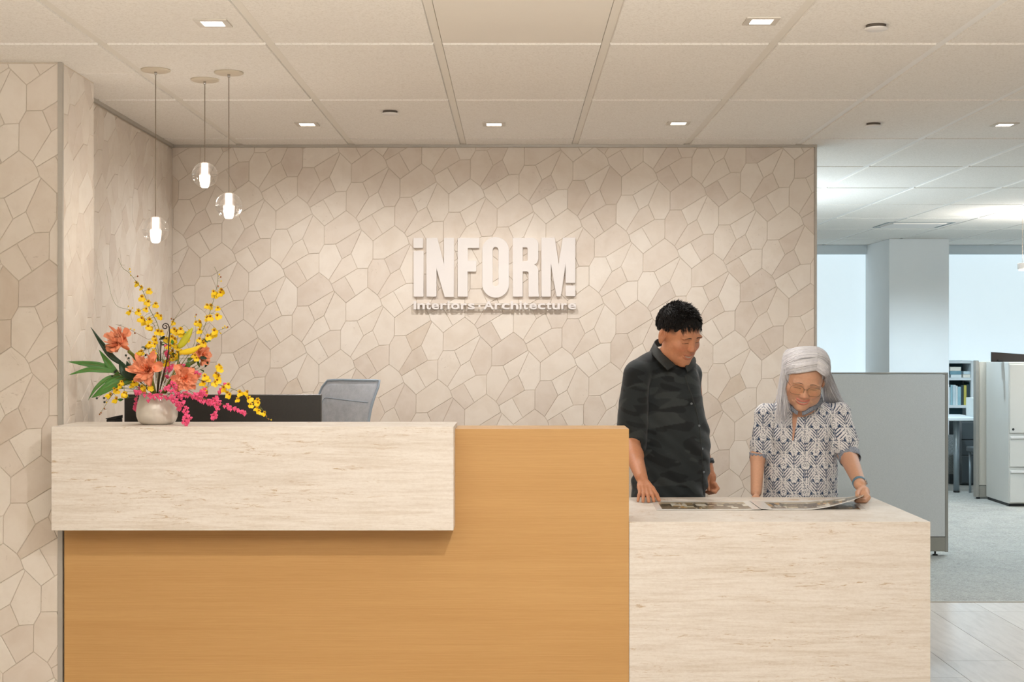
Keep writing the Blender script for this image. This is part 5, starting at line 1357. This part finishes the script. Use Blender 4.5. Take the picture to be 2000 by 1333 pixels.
# pink sprays of tiny clustered flowers
def pink(label, path, dens, seed, d=5.56, rad=.010):
    e = empty('pink_flower_spray', tuple(ROOT), label, 'flower', 'hot pink sprays in the vase'); rr = random.Random(seed)
    cv = catmull([ROOT]+[C2(x, y, d) for x, y in path], 8); MB().tube(cv, .0009, 5).build('stem', M_STEMB, e, True)
    mb = MB(); L_ = len(cv)
    for i in range(dens):
        t = .25+.75*rr.random()**.8; q = cv[min(L_-1, int(t*(L_-1)))]; rd = rad*(1.1-.6*t)
        c = q+Vector((rr.gauss(0,rd), rr.gauss(0,rd)-.004, rr.gauss(0,rd)-.004)); s_ = rr.uniform(.0036,.0056)
        for k in (-1,1): mb.ball(c+Vector((k*s_*.55,0,s_*.3)), s_*.8, 6, 4, (1,1,1.1))
        mb.ball(c-Vector((0,0,s_*.6)), s_*.7, 5, 3, (.8,.8,1.4))
    mb.build('tiny_blossoms', M_PINK, e, True, kind='stuff'); return e
pink('hot pink spray hanging down over the right side of the vase', [(800,940),(900,1030),(950,1080),(985,1150),(970,1215)], 62, 1, 5.53)
pink('hot pink spray with a round clump right of the vase mouth', [(850,930),(950,1000),(1060,1010),(1110,970)], 60, 2, 5.55, .012)
pink('hot pink spray stretching right, low in front of the monitor', [(900,990),(1100,1030),(1200,1060),(1320,1100),(1420,1140)], 52, 3, 5.55, .006)
pink('hot pink spray hooking down to a clump below the trailing orchids', [(950,1000),(1120,1040),(1190,1060),(1200,1130),(1160,1170)], 48, 4, 5.54, .008)
pink('hot pink garland lying across the front rim of the vase', [(620,985),(700,1000),(800,1010),(900,1050),(930,1110)], 66, 5, 5.57, .007)
pink('hot pink twig rising between the flowers on the right', [(950,960),(1100,1040),(1190,1030),(1225,970),(1255,935)], 30, 6, 5.60, .007)
pink('hot pink sprigs tucked behind the orange flowers at centre', [(830,900),(860,800),(950,800),(1010,830),(1070,850)], 46, 7, 5.66, .009)
pink('small pink sprig standing next to the dark fiddlehead stems', [(840,780),(835,700),(830,640)], 14, 8, 5.68, .004)
pink('dusky pink sprig dropping behind the left side of the vase', [(640,960),(615,1050),(600,1120)], 26, 9, 5.78, .007)
# leaves
def leafm(name, label, path, wid, mat, d=5.62, seed=0, grp='green leaves in the vase', fold=.25):
    pts = catmull([Vector(C2(x, y, d+dz)) for x, y, dz in path], 6); n = len(pts); vs = []; fs = []
    for i, p in enumerate(pts):
        t = i/(n-1); tg = (pts[min(i+1,n-1)]-pts[max(i-1,0)]).normalized(); sd = tg.cross(Vector((0,-1,0.15))).normalized(); w = wid*math.sin(math.pi*min(1,.08+.92*t))**.8*(1-.3*t)
        nr = sd.cross(tg).normalized()
        for s in (-1,-.5,0,.5,1): vs.append(p+sd*w*s/2+nr*(abs(s)*w*fold/2)+nr*.0015*math.sin(t*9+s*3))
    for i in range(n-1):
        for j in range(4): fs.append((i*5+j, i*5+j+1, (i+1)*5+j+1, (i+1)*5+j))
    o = empty(name, tuple(ROOT), label, 'leaf', grp)
    q = MB().add(vs, fs).build('blade', mat, o, True); md = q.modifiers.new('s','SOLIDIFY'); md.thickness = .0008
    MB().tube([pts[0].lerp(ROOT, .5), pts[0]]+pts[1::3], [.0016]+[.0014]+[.0009]*len(pts[1::3]), 5).build('midrib', M_STEM if mat is M_LEAF else M_DLEAF, o, True); return o
leafm('palm_leaf', 'long green leaf pointing left, the upper of the two parallel ones', [(470,835,0),(370,800,0),(250,780,-.02),(115,765,-.03)], .030, M_LEAF)
leafm('palm_leaf', 'long green leaf pointing left, the lower of the two parallel ones', [(470,835,0),(380,825,-.01),(260,825,-.03),(122,862,-.04)], .026, M_LEAF)
leafm('palm_leaf', 'upright pointed green leaf at the left, above the horizontal leaves', [(490,860,0),(430,800,0),(395,750,0),(345,680,-.02)], .030, M_LEAF)
leafm('palm_leaf', 'dark spear-shaped leaf rising to the upper left behind the orange flower', [(540,800,.03),(440,730,.03),(370,640,.03),(285,515,.02)], .026, M_DLEAF, 5.66)
leafm('palm_leaf', 'broad dark leaf beneath the left orange flower', [(600,900,0),(540,850,-.02),(515,800,-.02),(490,750,0)], .036, M_DLEAF, 5.60, fold=.5)
leafm('palm_leaf', 'narrow green leaf curving down at the lower left, outermost', [(560,880,0),(430,880,0),(330,950,-.02),(265,1045,-.03)], .020, M_LEAF)
leafm('palm_leaf', 'broad green leaf curving down at the lower left, nearest the vase', [(600,900,0),(470,920,-.02),(380,970,-.03),(290,1028,-.03)], .046, M_LEAF)
leafm('palm_leaf', 'small dark leaf between the two lower left orange petals', [(640,900,0),(580,850,-.01),(560,800,0),(545,760,0)], .03, M_DLEAF, 5.63)
# yellow spathes, fiddleheads, berries
sp = empty('yellow_spathe_flower', tuple(ROOT), 'waxy yellow-green spathe flower at centre right of the bouquet', 'flower')
MB().tube(catmull([ROOT, C2(900,820,5.62), C2(925,690,5.60)], 5), .003, 8).build('stem', M_STEM, sp, True)
def spathe(name, path, wid, mat, d):
    pts = catmull([C2(x, y, d) for x, y in path], 6); n = len(pts); vs = []; fs = []
    for i, p in enumerate(pts):
        t = i/(n-1); tg = (pts[min(i+1,n-1)]-pts[max(i-1,0)]).normalized(); sd = tg.cross(Vector((0,-1,0))).normalized(); w = wid*(math.sin(math.pi*(.10+.88*t))**.75)
        for k in range(9): a = math.pi*(k/8-.5)*1.0; vs.append(p+sd*math.sin(a)*w/2+Vector((0,-1,0))*(math.cos(a)*w*.35))
    for i in range(n-1):
        for j in range(8): fs.append((i*9+j, i*9+j+1, (i+1)*9+j+1, (i+1)*9+j))
    o = MB().add(vs, fs).build(name, mat, sp, True); md = o.modifiers.new('s','SOLIDIFY'); md.thickness = .001
spathe('upper_spathe', [(920,665),(950,630),(985,580),(1022,520)], .029, M_LIME, 5.585); spathe('lower_spathe', [(925,700),(975,695),(1030,680),(1085,645)], .024, M_YSP, 5.575)
for lab, pts, curl in (('tall dark fiddlehead fern with a coiled tip at the bouquet centre', [(840,740),(848,640),(855,560),(852,515)], (825,512,26)), ('short dark budded fern stem left of the coiled fiddlehead', [(790,760),(790,700),(793,640)], None)):
    e = empty('fern_fiddlehead', tuple(ROOT), lab, 'plant stem', 'dark fern stems'); q = [ROOT]+[C2(x, y, 5.60) for x, y in pts]
    if curl:
        for k in range(22): a = -.1+k*.42; rr_ = curl[2]*(1-k/26); q.append(C2(curl[0]+rr_*math.cos(a), curl[1]-rr_*math.sin(a)*1.0, 5.60-.0006*k))
        cv = catmull(q, 4); MB().tube(cv, [.0024 if i < 18 else .0022 for i in range(len(cv))], 7).build('coiled_stem', M_FERN, e, True)
    else:
        MB().tube(catmull(q, 4), .0024, 7).build('stem', M_FERN, e, True); MB().ball(C2(793,630,5.60), .0048, 10, 8, (.85,.85,1.7)).build('bud', M_FERN, e, True)
e = empty('berry_sprig', tuple(ROOT), 'sprigs of dark green berries at the left of the bouquet', 'berries')
bs = [(680,670),(722,712),(683,718),(540,720),(398,918),(330,1030),(385,1058),(382,1028),(460,840),(470,830),(440,870),(500,850),(560,740)]
mb = MB()
for x, y in bs: mb.tube(catmull([C2(640 if x > 500 else 560,860,5.60), C2((x+600)/2, (y+840)/2, 5.60), C2(x, y, 5.60)], 4), .0008, 4)
mb.build('twigs', M_STEMB, e, kind='stuff')
for x, y in bs: MB().ball(C2(x, y, 5.595), .0044, 10, 7).build('berry', M_BERRY, e, True)

rr = random.Random(31)
for k, (lab, cx_, cy_, n_) in enumerate((('loose green filler sprig behind the flowers at centre', 860, 700, 26), ('loose green filler sprig low at the left of the vase', 560, 930, 22), ('loose green filler sprig behind the right orange flower', 1020, 800, 22))):
    o = empty('filler_foliage', tuple(ROOT), lab, 'foliage', 'filler greens in the vase'); tw = MB()
    for i in range(n_):
        c = C2(cx_+rr.gauss(0,70), cy_+rr.gauss(0,60), 5.70+rr.uniform(-.03,.03)); base = ROOT.lerp(c, .35)+Vector((0,0,.01)); tw.tube([base, base.lerp(c, .6)+Vector((0,0,.006)), c], .0007, 4)
        vs_, fs_ = petal_geo(rr.uniform(.020,.034), rr.uniform(.010,.015), .5, .1, .002, i, 5, 2, .2); M_ = axis_m(c, (rr.uniform(-1,1), -.5, rr.uniform(-.3,1)), rr.uniform(0,6))
        MB().add([tuple(M_ @ Vector(v)) for v in vs_], fs_).build('leaf', M_LEAF if i%3 else M_DLEAF, o, True)
    tw.build('twigs', M_STEM, o, kind='stuff')
